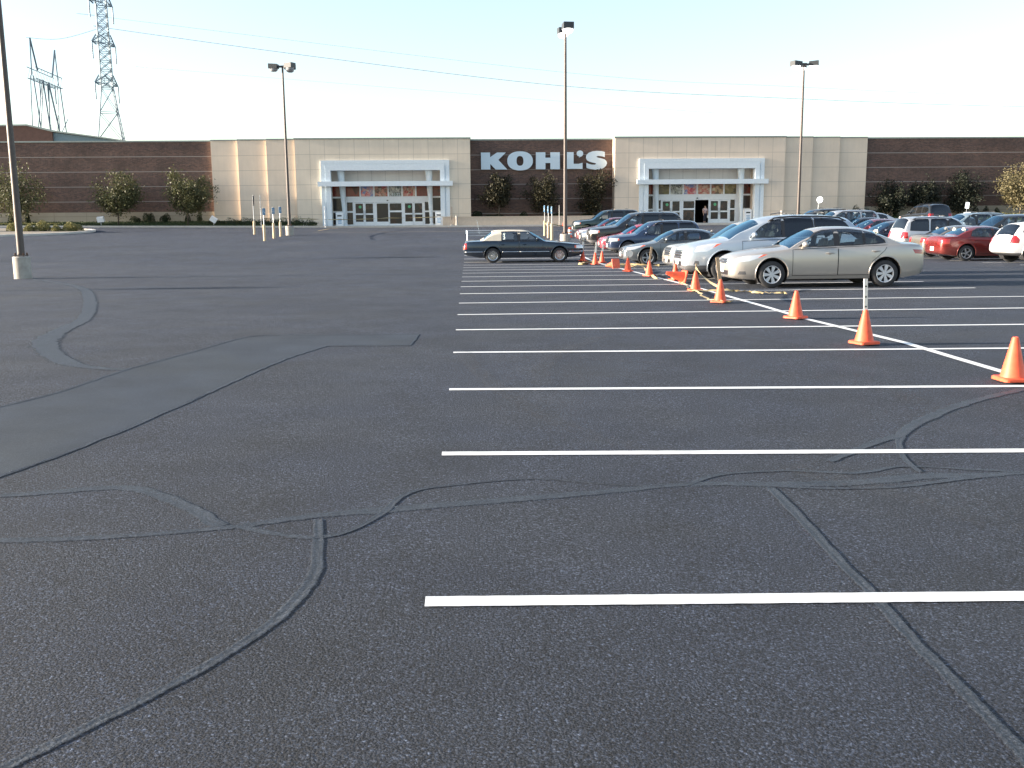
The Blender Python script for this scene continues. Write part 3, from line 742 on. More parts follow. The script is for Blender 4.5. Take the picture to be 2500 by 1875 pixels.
def blob(name,x,y,z,w,d,h,mat,label,cat,group,seed,n=None,ls=.09,flat=False):
    rg=random.Random(seed); mb=MB(); n=n or int(620*w*max(d,.5)*max(h,.5)*2+260)
    for i in range(n):
        a=rg.uniform(0,6.283); u=rg.random()**.5
        px=math.cos(a)*u*w/2; py=math.sin(a)*u*d/2
        if flat: px=rg.uniform(-w/2,w/2); py=rg.uniform(-d/2,d/2); u=0
        hh=h*math.sqrt(max(0,1-u*u))*(1+.22*math.sin(px*5+seed)*math.cos(py*6))
        pz=hh*rg.random()**.55
        leaf(mb,Vector((px,py,pz)),ls,rg,.6)
    if flat: mb.box(-w/2+.08,w/2-.08,-d/2+.1,d/2-.1,-.2,h*.75)
    else: mb.ball((0,0,h*.25),(w*.25,d*.25,h*.35),10,6)
    o=mb.build(name,mat); o.location=(x,y,z); return tag(o,label,cat,group)
gI='pale bushes on the left parking island'
for i,(x,w,h,l) in enumerate([(-38.3,.9,.5,'small pale bush at the left image edge beside the sign boulder'),(-36.0,1.25,.75,'pale bush right behind the nearest lamp post on the island'),(-34.75,.75,.5,'small pale bush left of the large rounded bush on the island'),(-33.8,1.45,.75,'large rounded pale bush in the middle of the island'),(-32.6,.7,.45,'smallest pale bush between the two widest bushes on the island'),(-31.45,1.7,.68,'wide pale bush nearest the island tip')]):
    blob('bush',x,79.6+.3*(i%2),g(x,79.6)+.12,w,1.1,h,M['bush'],l,'bush',gI,30+i,ls=.10)
gW='dark shrubs planted against the wall base'
for i,(x,y,z,w,h,l) in enumerate([
 (-45.0,94.3,1.95,.6,.9,'dark upright shrub at the far left of the wall base'),(-42.75,94.3,1.95,.5,.9,'left one of a close pair of dark upright shrubs behind the lamp post'),(-42.1,94.3,1.95,.45,.75,'right one of a close pair of dark upright shrubs behind the lamp post'),(-41.2,94.3,1.95,.45,1.0,'thin dark upright shrub just right of the loose tree'),
 (-31.3,94.3,1.95,1.1,.6,'wide low dark shrub just right of the left maple trunk'),(-30.0,94.2,1.95,1.2,1.0,'tall bushy dark shrub midway between the two maples'),(-28.5,94.3,1.95,1.1,.8,'dark shrub left of the right maple trunk'),(-26.4,94.3,1.95,.55,.7,'narrow dark shrub behind the right maple trunk'),(-25.3,94.3,1.95,.5,.8,'narrow dark shrub right of the right maple trunk'),
 (37.4,93.5,1.9,1.1,1.0,'dark round shrub in front of the last tan panel on the right'),(38.9,94.2,1.9,1.9,.75,'wide dark shrub at the left end of the right wall base'),(40.0,94.3,1.9,.7,.9,'dark upright shrub left of the nearest shaded tree on the right'),(41.6,94.3,1.9,.5,.9,'thin dark shrub just right of the first shaded tree trunk'),(48.5,94.3,1.9,.5,.75,'small dark shrub behind the leaning white sign on the right'),(49.5,94.3,1.9,.7,.85,'dark shrub just right of the white floodlight on the right'),(50.6,94.3,1.9,.7,.8,'dark shrub second from the right end of the wall base'),(51.7,94.3,1.9,.7,.75,'dark shrub at the right end of the wall base')]):
    blob('shrub',x,y,z,w,.6,h,M['hedge'],l,'shrub',gW,50+i)
for i,(x,w,h) in enumerate([(.9,1.0,.8),(2.6,2.2,.35),(5.3,.9,.55),(8.6,2.4,.4),(11.5,2.2,.35)]):
    blob('shrub',x,94.2,2.05,w,.8,h,M['hedge'],['dark shrub at the left end of the central planter','low dark planting under the first central tree','yellowish small shrub between the first and second central trees','low dark planting right of the middle central tree','low dark planting at the right end of the central planter'][i],'shrub','planting in the central planter',80+i)
for i in range(6):
    x=-23.4+i*1.5
    blob('hedge_bush',x,92.5,1.5,1.75,1.2,.68+.12*((i*7)%3)/2,M['hedge'],'clipped dark green bush of the continuous hedge below the left tan panels','bush','clipped bushes of the hedge below the left tan panels',90+i,900,.08)
blob('hedge_bush',-14.6,92.3,1.4,1.2,.9,.75,M['hedge'],'round dark bush standing alone right of the lamp post with two dark heads','bush',None,97,500,.08)
for k,(x0,x1,hh,l) in enumerate([(-47,-37.5,.3,'low yellowish ground planting behind the left parking island'),(30.8,37.5,.55,'low dark hedge below the right tan panels'),(50.5,58,.5,'pale yellowish low planting at the far right of the front bed')]):
    blob('hedge',(x0+x1)/2,92.6,1.6,x1-x0,1.0,hh,M['bush'] if k!=1 else M['hedge'],l,'hedge',None,120+k,2600,.1,flat=True)
# loose grass tufts in the front bed
mb=MB(); rg=random.Random(5)
for i in range(9000):
    x=rg.uniform(-48,-14) if i%3 else rg.uniform(34,60); y=rg.uniform(91.5,94.8); z=g(x,91)+.15+(2.0-g(x,91)-.15)*(y-91.45)/3.65
    h=rg.uniform(.05,.16); a=rg.uniform(0,3.14); w=.05
    mb.v+=[(x-w*math.cos(a),y-w*math.sin(a),z-.01),(x+w*math.cos(a),y+w*math.sin(a),z-.01),(x+rg.uniform(-.05,.05),y,z+h)]; k=len(mb.v); mb.f.append((k-3,k-2,k-1)); mb.m.append(0)
o=mb.build('grass',M['grass']); o['kind']='stuff'; tag(o,'short grass growing in the bed along the store wall','grass')

# ------------------------------------------------------------------ light poles
def lamppost(x,y,label,heads,lit,dia=.30,hb=.68,H=12.5,rot=0):
    z=g(x,y); t=empty('lamp_post',(x,y,z),rot,label,'lamp post','parking lot lamp posts')
    mb=MB(); mb.lathe([(dia,-.3),(dia,hb-.03),(dia-.03,hb)],28); mb.build('concrete_base',M['polebase'],t,sm=True,angle=.6)
    mb=MB(); mb.box(-.17,.17,-.17,.17,hb+.02,hb+.05)
    mb.build('base_plate',M['pole'],t)
    for sx in (-1,1):
        for sy in (-1,1):
            mb=MB(); mb.tube([(sx*.13,sy*.13,hb-.01),(sx*.13,sy*.13,hb+.12)],.02,6); mb.lathe([(.035,hb+.05),(.035,hb+.09)],6,0,'z',(sx*.13,sy*.13,0)); mb.build('anchor_bolt',M['bolt'],t)
    mb=MB(); mb.tube([(0,0,hb+.05),(0,0,H-.15)],[.115,.065],16); mb.build('pole',M['pole'],t,sm=True,angle=.6)
    for (ax,ay) in heads:
        d=Vector((ax,ay,0)).normalized(); p=Vector((-d.y,d.x,0))
        Mx=Matrix(((d.x,p.x,0,0),(d.y,p.y,0,0),(0,0,1,H-.25),(0,0,0,1)))
        mb=MB(); mb.box(.0,.36,-.05,.05,-.04,.10); mb.xf(Mx); mb.build('arm',M['luminaire'],t)
        mb=MB()
        mb.v+=[(.34,-.28,-.10),(.98,-.28,-.10),(.98,.28,-.10),(.34,.28,-.10),(.34,-.28,.20),(.98,-.28,.24),(.98,.28,.24),(.34,.28,.20)]
        for q in ((4,5,6,7),(0,1,5,4),(1,2,6,5),(2,3,7,6),(3,0,4,7)): mb.f.append(q); mb.m.append(0)
        for e in ((.34,-.28),(.34,.28)): pass
        mb.xf(Mx); h=mb.build('lamp_head',M['luminaire'],t)
        mb=MB(); nu,nv=14,5; base=0
        for j in range(nv+1):
            ph=math.pi/2*j/nv
            for i in range(nu):
                a=2*math.pi*i/nu; mb.v.append((.66+.31*math.cos(a)*math.cos(ph)**.6,.27*math.sin(a)*math.cos(ph)**.6,-.10-.22*math.sin(ph)))
        for j in range(nv):
            for i in range(nu): mb.f.append((j*nu+i,j*nu+(i+1)%nu,(j+1)*nu+(i+1)%nu,(j+1)*nu+i)); mb.m.append(0)
        mb.xf(Mx); mb.build('lens',M['lens_on'] if lit else M['lens_off'],h,sm=True)
    return t
lamppost(-14.55,32.6,'tall bronze lamp post on a round concrete base in the left foreground',[(-1,.25),(1,-.25)],False,.27,.72)
lamppost(-13.2,73.6,'bronze lamp post with two unlit dark heads in front of the left tan panels',[(-1,.15),(.75,.8),(.9,-.5)],False,H=12.25)
lamppost(5.5,55.6,'bronze lamp post rising in front of the store letters, its lit head seen end on',[(.1,-1),(-.1,1)],True,H=12.0)
lamppost(23.6,69.6,'bronze lamp post with three lit heads rising behind the parked vehicles on the right',[(-1,-.35),(1,-.4),(.1,1)],True,H=11.85)
lamppost(-67.5,24.8,'bronze lamp post standing alone beyond the left edge of the lot',[(-1,0),(1,0)],False)
lamppost(-64,47,'bronze lamp post beyond the left edge of the lot, farther back',[(-1,0),(1,0)],False)

# ------------------------------------------------------------------ sign posts and bollards
def signpost(x,y,label,group,hb=1.05,H=2.12,sw=.24,sh=.44,face=None,rz=0,boll=True,lean=0,mat='galv'):
    z=g(x,y); t=empty('sign_post',(x,y,z),rz,label,'sign',group); t.rotation_euler=(0,lean,rz)
    if boll:
        mb=MB(); mb.lathe([(.09,-.2),(.09,hb-.04),(.06,hb)],16); mb.build('bollard',M['bollard'],t,sm=True,angle=.7)
    mb=MB(); mb.tube([(0,0,hb-.02 if boll else -.2),(0,0,H)],.024,8); mb.build('post',M[mat],t)
    if face:
        mb=MB(); mb.prism([(-sw/2,H-sh-.02),(sw/2,H-sh-.02),(sw/2,H-.05),(sw/2-.03,H-.02),(-sw/2+.03,H-.02),(-sw/2,H-.05)],-.04,-.03); s=mb.build('sign_panel',M[face],t,fixn=True)
        if face=='bluesign':
            # seated figure symbol in white
            mb=MB(); mb.lathe([(.0,0),(.022,0),(.022,.003)],12,0,'y',(-.01,-.045,H-.13))
            mb.tube([(-.01,-.043,H-.16),(-.01,-.043,H-.26),(.06,-.043,H-.26),(.08,-.043,H-.33)],.011,6)
            mb.tube([(-.01+.06*math.cos(a)-.0,-.043,H-.29+.06*math.sin(a)) for a in [math.radians(k) for k in range(100,380,20)]],.009,5)
            mb.build('wheelchair_symbol',M['sign'],s)
    return t
gL='blue accessible parking signs of the left row'
signpost(-13.35,65.2,'blue parking sign in a tan bollard, nearest of the left row',gL,face='bluesign',rz=R(48))
signpost(-13.4,68.6,'blue parking sign in a tan bollard, middle of the left row',gL,face='bluesign',rz=R(54))
signpost(-13.5,71.6,'blue parking sign in a tan bollard, farthest of the left row',gL,face='bluesign',rz=R(48))
signpost(-16.2,75.5,'thin dark sign seen edge on in a tan bollard, left of the blue parking signs',None,H=2.9,sw=.3,sh=.75,face='trim',rz=R(84),hb=1.0)
signpost(-18.8,90.6,'bare galvanised post at the kerb behind the left blue signs',None,boll=False,H=2.9)
signpost(-13.0,90.4,'galvanised post at the kerb hidden beside the two headed lamp post',None,boll=False,H=1.9)
gC='parking signs in bollards between the two centre rows'
signpost(5.38,69.0,'narrow sign in a tan bollard seen edge on, farthest of the centre three',gC,face='bluesign',rz=R(-78))
signpost(5.36,65.6,'narrow sign in a tan bollard seen edge on, middle of the centre three',gC,face='bluesign',rz=R(-80))
signpost(5.34,62.6,'narrow sign in a tan bollard seen edge on, nearest of the centre three',gC,face='bluesign',rz=R(-80))
signpost(8.4,90.5,'bare white post on the pavement behind the centre lamp post',None,boll=False,H=1.9,mat='whitewood')
signpost(31.75,88.5,'round white sign on a leaning thin post before the right tan panels',None,boll=False,H=2.3,lean=R(3))
t=bpy.data.objects['sign_post.010'] if 'sign_post.010' in bpy.data.objects else None
if t:
    mb=MB(); mb.lathe([(0,0),(.30,0),(.30,.01),(0,.01)],8,0,'y',(.1,-.04,2.25)); o=mb.build('sign_panel',M['sign'],t); o.rotation_euler=(0,0,R(-40))
signpost(45.0,87.5,'small white sign on a leaning post beside the right floodlight',None,boll=False,H=1.95,sw=.32,sh=.55,face='sign',rz=R(-30),lean=R(5))
# sign in a boulder on the island, and the entrance post
t=signpost(-37.6,79.2,'small white sign on a dark post in a pale boulder on the island',None,boll=False,H=1.9,sw=.34,sh=.6,face='sign',rz=R(-35),mat='pole')
mb=MB(); mb.ball((0,0,.2),(.36,.3,.28),14,8,jit=.05,rg=random.Random(2)); mb.build('boulder',M['concrete'],t,sm=True)
t=signpost(-1.5,91.9,'dark thin post in a small concrete foot beside the left entrance',None,boll=False,H=1.85,sw=.1,sh=.9,face='trim',rz=R(85),mat='pole')
mb=MB(); mb.lathe([(.22,-.1),(.22,.05),(.1,.2)],12); mb.build('foot',M['concrete'],t,sm=True,angle=.6)
def bollard(x,y,h,r,label,mat='concrete'):
    mb=MB(); mb.lathe([(r*1.2,-.1),(r*1.2,.12),(r,.2),(r,h-.1),(r*1.15,h-.08),(r*1.1,h)],16); o=mb.build('bollard',M[mat],sm=True,angle=.6); o.location=(x,y,g(x,y)+.14); tag(o,label,'bollard')
bollard(-1.05,92.2,.85,.10,'white stubby post at the left end of the planter wall')
bollard(29.6,91.9,1.1,.13,'round topped white bollard before the right tan panels')

# floodlights in the bed
gF='white floodlights shining up at the brick wall'
for i,(x,rz,ry,l) in enumerate([(-33.6,0,R(-5),'white box floodlight in the bed left of the left maple, facing square on'),(-23.4,R(10),R(35),'tilted white floodlight at the left end of the hedge'),(47.5,0,R(-5),'white box floodlight in the bed under the large shaded tree'),(37.7,R(0),R(-30),'tilted round white floodlight behind the white sedan on the right')]):
    z=g(x,91)+.25
    t=empty('floodlight',(x,91.9,z),rz,l,'floodlight',gF)
    mb=MB(); mb.tube([(0,0,-.2),(0,0,.25)],.03,8); mb.build('stem',M['galv'],t)
    mb=MB(); mb.box(-.30,.30,-.16,.16,-.22,.22); o=mb.build('lamp_housing',M['white_frame'],t); o.location=(0,0,.48); o.rotation_euler=(R(20),ry,0)
    mb=MB(); mb.box(-.26,.26,.161,.17,-.18,.18); p=mb.build('lens',M['lens_off'],o)

# trash kiosks at the doors
def kiosk(x,label):
    t=empty('trash_bin',(x,94.0,1.405),0,label,'bin')
    mb=MB(); mb.box(-.34,.34,-.3,.3,.0,1.12); mb.box(-.36,.36,-.32,.32,1.121,1.22); mb.box(-.30,.30,-.28,.28,1.221,1.28); mb.build('bin_body',M['white_frame'],t)
    mb=MB(); mb.box(-.20,.20,-.325,-.302,.90,1.02); mb.build('opening',M['dark'],t)
    for k in range(4):
        mb=MB(); mb.box(-.18+.03*(k%2),.18,-.305,-.302,.62-.13*k,.68-.13*k); mb.build('blue_lettering',M['bluetext'],t)
for x,l in ((-12.1,'white bin with blue print at the left side of the left entrance'),(-2.75,'white bin with blue print at the right side of the left entrance'),(16.7,'white bin at the left side of the right entrance, half hidden by vehicles'),(26.9,'white bin at the right side of the right entrance')): kiosk(x,l)

# cart corral behind the dark green sedan
t=empty('cart_corral',(.7,62.5,g(.7,62.5)-.05),0,'low silver rail cart corral seen over the boot of the dark green sedan','cart corral')
for k,zz in enumerate((.55,.38,.68)):
    mb=MB(); 
    for yy in (-.9,.9): mb.tube([(-.75,yy,zz),(1.6,yy,zz)],.035,8)
    mb.tube([(-.75,-.9,zz),(-.75,.9,zz)],.045,8); mb.build('rail',M['galv'],t)
for xx in (-.75,1.6):
    for yy in (-.9,.9):
        mb=MB(); mb.tube([(xx,yy,-.05),(xx,yy,.70)],.04,8); mb.build('post',M['galv'],t)
mb=MB(); mb.box(-.86,-.80,-.5,.5,.5,.72); mb.build('sign_panel',M['sign'],t)

# ------------------------------------------------------------------ cones
def cone_mesh(h):
    mb=MB(); mb.lathe([(.125*h/.45,.035),(.118*h/.45,.06),(.035,h-.02),(.028,h),(.02,h),(.02,h-.03)],28,cap=False)
    return mb.mesh('cone_body',M['orange'],sm=True,angle=.7)
def plate_mesh(s):
    mb=MB(); b=s*.9
    pts=[]
    for (cx,cy,a0) in ((s-.04,s-.04,0),(-s+.04,s-.04,90),(-s+.04,-s+.04,180),(s-.04,-s+.04,270)):
        for k in range(4):
            a=math.radians(a0+30*k); pts.append((cx+.04*math.cos(a),cy+.04*math.sin(a)))
    n=len(pts); mb.v=[(x,y,0) for x,y in pts]+[(x,y,.025) for x,y in pts]+[(x*.93,y*.93,.036) for x,y in pts]
    mb.f=[tuple(range(n))[::-1],tuple(range(2*n,3*n))]; mb.m=[0,0]
    for l in range(2):
        for i in range(n): mb.f.append((l*n+i,l*n+(i+1)%n,(l+1)*n+(i+1)%n,(l+1)*n+i)); mb.m.append(0)
    return mb.mesh('cone_base',M['orange'])
CB=cone_mesh(.45); CP=plate_mesh(.155)
gcone='orange traffic cones along the centre line'
def cone(x,y,label,rot=(0,0,0),dz=0,s=1.):
    t=empty('traffic_cone',(x,y,g(x,y)+.018+dz),0,label,'traffic cone',gcone); t.rotation_euler=rot; t.scale=(s,s,s)
    link('cone_body',CB,t); link('base_plate',CP,t); return t
CONES=[(5.62,9.72,'nearest traffic cone, cut by the right image edge'),(5.27,12.7,'traffic cone holding the upright white board'),(5.45,16.0,'traffic cone without a stake between the two nearest stakes'),(5.0,19.2,'traffic cone in front of the beige sedan bumper, with a brown leaning stake'),(5.27,22.5,'traffic cone with a thin short stake and tape tied round it'),(5.75,27.0,'upright traffic cone just behind the large toppled cone'),(5.5,29.6,'traffic cone with a brown stake beside the grey sedan wheel'),(5.4,33.0,'traffic cone topped with a round white disc'),(5.75,42.0,'rearmost right one of the three far cones with white stakes'),(5.22,40.2,'nearest one of the three far cones with white stakes'),(5.1,43.6,'leftmost one of the three far cones beside the dark green sedan bumper')]
for i,(x,y,l) in enumerate(CONES): cone(x,y,l,(0,0,R(17*i%60)),s=1.0 if i<8 else 1.06)
cone(5.62,25.3,'large cone toppled on its side pointing left',(0,R(-76),R(12)),.16,1.15)
cone(5.45,36.0,'far cone lying down with its square base facing the viewer',(R(100),0,R(215)),.16,1.2)
gst='wooden stakes standing in the cones'
def stake(x,y,z0,h,w,mat,label,rx=0,ry=0,th=.02,holes=False):
    t=empty('wooden_stake',(x,y,g(x,y)+z0),0,label,'stake',gst); t.rotation_euler=(rx,ry,0)
    mb=MB(); mb.box(-w/2,w/2,-th/2,th/2,0,h); mb.build('board',M[mat],t)
    if holes:
        mb=MB()
        for zz in (.13,.26,.40): mb.lathe([(0,0),(.012,0),(.012,.003)],8,0,'y',(0,-th/2-.004,zz))
        mb.build('bolt_hole',M['dark'],t)
stake(5.27,12.7,.38,.50,.05,'whitewood','white board with dark bolt holes standing in the cone near the right front',ry=R(-2.5),holes=True)
stake(5.0,19.2,.35,.56,.07,'wood','brown wooden stake leaning left in the cone by the beige sedan',ry=R(-8))
stake(5.27,22.5,.38,.26,.035,'wood','short thin wooden stake in the cone with tape tied round it',ry=R(3))
stake(5.5,29.6,.38,.52,.06,'wood','brown wooden stake leaning right in the cone beside the grey sedan wheel',ry=R(7))
stake(5.75,42.0,.36,.44,.07,'whitewood','white stake in the rearmost right far cone',ry=R(6))
stake(5.22,40.2,.36,.58,.07,'whitewood','white stake leaning right in the nearest far cone',ry=R(5))
stake(5.1,43.6,.36,.52,.08,'whitewood','tall white stake in the far cone beside the dark green sedan',ry=R(2))
t=empty('disc_marker',(5.4,33.0,g(5.4,33)+.42),0,'round white disc marker stuck in the cone beside the grey sedan','marker')
mb=MB(); mb.tube([(0,0,0),(0,0,.1)],.02,6); mb.build('stem',M['wood'],t)
mb=MB(); mb.lathe([(0,0),(.13,0),(.13,.03),(0,.03)],18,0,'y',(.04,0,.19)); mb.build('disc',M['whitewood'],t)
# little cones and a striped marker near the far pavement
for i,(x,y,l) in enumerate([(8.85,90.6,'small faded cone on the pavement edge behind the lamp post'),(13.2,90.4,'small faded cone on the pavement edge above the dark green truck')]): cone(x,y,l,s=1.25)
t=empty('channel_marker',(6.85,66.0,g(6.85,66.0)),0,'orange and white banded drum marker right of the centre lamp base','marker')
mb=MB(); mb.lathe([(.2,0),(.2,.06),(.13,.07),(.11,.62),(.05,.68)],18); mb.build('drum',M['orange'],t,sm=True,angle=.7)
for zz in (.18,.40): mb=MB(); mb.lathe([(.132,zz),(.129,zz+.12)],18,cap=False); mb.build('white_band',M['sign'],t)
# ------------------------------------------------------------------ tape
def ribbon3(pts,w,name,label,group='yellow caution tape',flat=False,tw=0,seed=0):
    rg=random.Random(seed); mb=MB(); P=[Vector(p) for p in pts]; K=len(P)
    for i,p in enumerate(P):
        d=(P[min(i+1,K-1)]-P[max(i-1,0)]).normalized()
        a=Vector((0,0,1)) if not flat else Vector((0,0,1)).cross(d).normalized()
        b=d.cross(a).normalized(); th=tw*i+ rg.uniform(-.25,.25)
        q=a*math.cos(th)+b*math.sin(th)
        if flat: q=(a*math.cos(th*.5)+Vector((0,0,1))*abs(math.sin(th*.5))*.6)
        mb.v+=[tuple(p+q*w/2),tuple(p-q*w/2)]
        if i: mb.f.append((2*i-2,2*i-1,2*i+1,2*i)); mb.m.append(0)
    return tag(mb.build(name,M['tape'],sm=True),label,'caution tape',group)
def sag(a,b,s,n): return [Vector(a).lerp(Vector(b),i/n)-Vector((0,0,4*s*(i/n)*(1-i/n))) for i in range(n+1)]
zt=lambda x,y:g(x,y)
ribbon3(sag((-13.35,65.2,zt(-13.35,65.2)+1.45),(-13.1,73.5,zt(-13.1,73.5)+1.25),.05,14)+sag((-13.1,73.5,zt(-13.1,73.5)+1.25),(-7.5,91.6,2.12),.12,30)[1:]+sag((-7.5,91.6,2.12),(-1.5,91.9,2.25),.06,16)[1:],.075,'caution_tape','yellow tape strung from the left lamp post across the left entrance',tw=.35,seed=1)
ribbon3(sag((5.3,62.6,zt(5.3,62.6)+1.0),(5.33,65.6,zt(5.3,65.6)+.9),.1,8)+sag((5.33,65.6,zt(5.3,65.6)+.9),(5.38,69,zt(5.3,69)+1.0),.1,8)[1:],.07,'caution_tape','yellow tape tied between the three centre bollards',tw=.3,seed=2)
ribbon3(sag((5.4,62.6,zt(5.3,62.6)+1.0),(8.2,67,zt(8.2,67)+.75),.12,12),.07,'caution_tape','yellow tape running from the centre bollards behind the lamp base',tw=.3,seed=3)
ribbon3(sag((5.27,22.5,g(5.27,22.5)+.55),(5.03,19.25,g(5,19.25)+.3),.07,16),.05,'caution_tape','yellow tape sloping from the tied stake down to the cone by the beige sedan',tw=.2,seed=4)
def gl(pts,n=6,amp=.03,seed=0):
    rg=random.Random(seed); return [(x+rg.uniform(-amp,amp),y+rg.uniform(-amp,amp),g(x,y)+.03+rg.uniform(0,.035)) for x,y in smoothline(pts,n)]
ribbon3(gl([(5.2,22.2),(5.89,22.1),(6.2,21.95),(6.26,21.64),(6.34,21.34),(6.6,21.16),(6.81,21.05),(6.91,20.92)],5,.04,1),.075,'caution_tape','crumpled yellow tape on the asphalt in front of the beige sedan',flat=True,tw=.5,seed=5)
ribbon3(gl([(5.75,26.3),(5.6,25.6),(5.45,24.09),(5.13,22.58),(5.15,21.82),(4.99,20.6),(4.89,19.3),(5.2,19.0)],6,.03,2),.05,'caution_tape','yellow tape winding on the asphalt between the toppled cone and the beige sedan cone',flat=True,tw=.4,seed=6)
ribbon3(gl([(5.5,36),(5.78,36.73),(6.18,36.61),(6.37,35.77),(6.25,34.34),(5.74,30.9),(5.46,28.74),(5.4,27.65)],6,.05,3),.10,'caution_tape','loose yellow tape on the asphalt left of the grey sedan wheel',flat=True,tw=.4,seed=7)
ribbon3(gl([(5.5,38.9),(6.52,38.98),(7.17,37.95),(7.4,37.6)],8,.05,4),.12,'caution_tape','yellow tape lying beneath the front of the grey sedan',flat=True,tw=.4,seed=8)
ribbon3(gl([(5.22,40.3),(4.6,40.2),(4.75,41),(5.2,42.5),(5.8,42.2)],6,.06,5),.13,'caution_tape','yellow tape heaped round the feet of the three far cones',flat=True,tw=.5,seed=9)

# ------------------------------------------------------------------ transmission towers and lines
def lattice(mb,secs,r,rb,cross=True):
    # secs: list of (z, halfx, halfy, cx, cy)
    def cor(s): return [Vector((s[3]+sx*s[1],s[4]+sy*s[2],s[0])) for sx,sy in ((-1,-1),(1,-1),(1,1),(-1,1))]
    for i in range(len(secs)-1):
        A,B=cor(secs[i]),cor(secs[i+1])
        for k in range(4):
            mb.tube([A[k],B[k]],r,4,cap=False)
            k2=(k+1)%4
            if cross: mb.tube([A[k],B[k2]],rb,3,cap=False); mb.tube([A[k2],B[k]],rb,3,cap=False)
            mb.tube([B[k],B[k2]],rb,3,cap=False)
tw=empty('transmission_tower',(-91,260,0),R(22),'taller lattice power tower with three crossarm levels, cut by the top image edge','power tower')
mb=MB()
S=[(0,5.2,5.2),(12,4.2,4.2),(23,3.1,3.1),(30,2.15,2.15),(36,1.4,1.4)]
lattice(mb,[(a,b,c,0,0) for a,b,c in S],.19,.08)
S=[(36,1.4,1.4)]+[(36+2.2*k,1.4-.02*k,1.4-.02*k) for k in range(1,12)]+[(62.5,1.1,1.1),(66,.3,.3)]
lattice(mb,[(a,b,c,0,0) for a,b,c in S],.19,.08); mb.build('lattice_mast',M['towersteel'],tw)
ad=Vector((.62,.78,0)).normalized()
for z in (36.8,46.6,56.4):
    for s in (-1,1):
        mb=MB(); tip=ad*s*4.6+Vector((0,0,z+.2)); pd=Vector((-ad.y,ad.x,0))
        roots=[ad*s*1.2+pd*1.3+Vector((0,0,z)),ad*s*1.2-pd*1.3+Vector((0,0,z)),ad*s*1.2+pd*1.2+Vector((0,0,z+2.4)),ad*s*1.2-pd*1.2+Vector((0,0,z+2.4))]
        for rr in roots: mb.tube([rr,tip],.14,4,cap=False)
        for q in (.25,.5,.75):
            c=[r_.lerp(tip,q) for r_ in roots]
            for a_,b_ in ((0,1),(1,3),(3,2),(2,0),(0,3)): mb.tube([c[a_],c[b_]],.06,3,cap=False)
        mb.build('crossarm',M['towersteel'],tw)
        mb=MB(); mb.tube([tip,tip-Vector((0,0,4.2))],.16,6); mb.build('insulator',M['towersteel'],tw)
t1=empty('transmission_tower',(-96.3,236,0),R(4),'shorter lattice power tower with two pointed peaks at the left','power tower')
mb=MB()
def member(p,q,r=.13,w=.55,n=7):
    p,q=Vector(p),Vector(q); d=(q-p).normalized(); a=d.cross(Vector((0,1,0))).normalized()*w
    k=[(p,q)]
    A=[p+a+(q-p)*i/n for i in range(n+1)]; B=[p-a+(q-p)*i/n for i in range(n+1)]
    mb.tube([A[0],A[-1]],r,4,cap=False); mb.tube([B[0],B[-1]],r,4,cap=False)
    for i in range(n): mb.tube([A[i],B[i+1]] if i%2 else [B[i],A[i+1]],.055,3,cap=False)
ZP=34.5
for s in (-1,1):
    a=8.6*s
    mb.tube([(-1.6,a*1.08,0),(-.3,a,ZP)],.13,4); mb.tube([(2.4,a*1.0,0),(.3,a,ZP)],.13,4)
    mb.tube([(0,a,ZP),(0,a*.92,42.6)],.13,4); mb.tube([(0,a*.55,ZP+1.6),(0,a*.92,42.6)],.2,4)
    mb.tube([(-2.4,a*.9,8),(3.2,-a*.4,ZP-8)],.1,4); mb.tube([(2.6,a*.8,2),(-1,-a*.5,22)],.1,4)
    mb.tube([(0,a*.2,ZP),(3.6,a*.7,0)],.16,4); mb.tube([(0,a*.2,ZP),(-3.0,a*.7,0)],.16,4)
    mb.tube([(0,a*.25,ZP),(.0,a*1.0,ZP-14)],.1,4)
for k in range(9):
    y0=-8.6+17.2*k/9; y1=-8.6+17.2*(k+1)/9
    for xx in (-.9,.9):
        for zz in (ZP-.6,ZP+1.8): mb.tube([(xx,y0,zz),(xx,y1,zz)],.1,4,cap=False)
        mb.tube([(xx,y0,ZP-.6),(xx,y1,ZP+1.8)],.06,3,cap=False)
    mb.tube([(-.9,y0,ZP-.6),(.9,y1,ZP-.6)],.06,3,cap=False)
for zz in (9,15,21): mb.tube([(-2.6,-8,zz),(3.0,8,zz-1)],.09,3); mb.tube([(3.0,-8,zz+3),(-2.4,8,zz-3)],.09,3)
mb.build('lattice_frame',M['towersteel'],t1)
for yy in (-5,0,5): mb=MB(); mb.tube([(.3,yy,ZP-.6),(.3,yy,ZP-4.6)],.14,6); mb.build('insulator',M['towersteel'],t1)
def wire(pts,r,label):
    mb=MB(); sm=[]
    P=[pts[0]]+pts+[pts[-1]]
    for i in range(1,len(P)-2):
        p0,p1,p2,p3=[Vector(q) for q in P[i-1:i+3]]
        for k in range(8):
            t=k/8; sm.append(.5*((2*p1)+(-p0+p2)*t+(2*p0-5*p1+4*p2-p3)*t*t+(-p0+3*p1-3*p2+p3)*t**3))
    sm.append(Vector(pts[-1])); mb.tube(sm,r,5); tag(mb.build('power_line',M['wire'],sm=True),label,'power line')
wire([(-91,260,51.0),(-88.9,260,50.5),(-36,260,43.4),(26.8,260,36.2),(84,260,33.1),(147.7,260,30.8),(240,260,30)],.06,'clearest power line sloping down from the tall tower across the sky')
wire([(-91,262,53.9),(-88.7,262,53.4),(26.8,262,39.9),(84,262,36.4),(147.5,262,33.8),(240,262,32.8)],.03,'faint upper power line just above the clearest one')
wire([(-84,262,41.6),(26.8,262,32.6),(84,262,28.6),(147.5,262,26.3),(240,262,25.5)],.02,'faintest lowest power line just above the store roof')
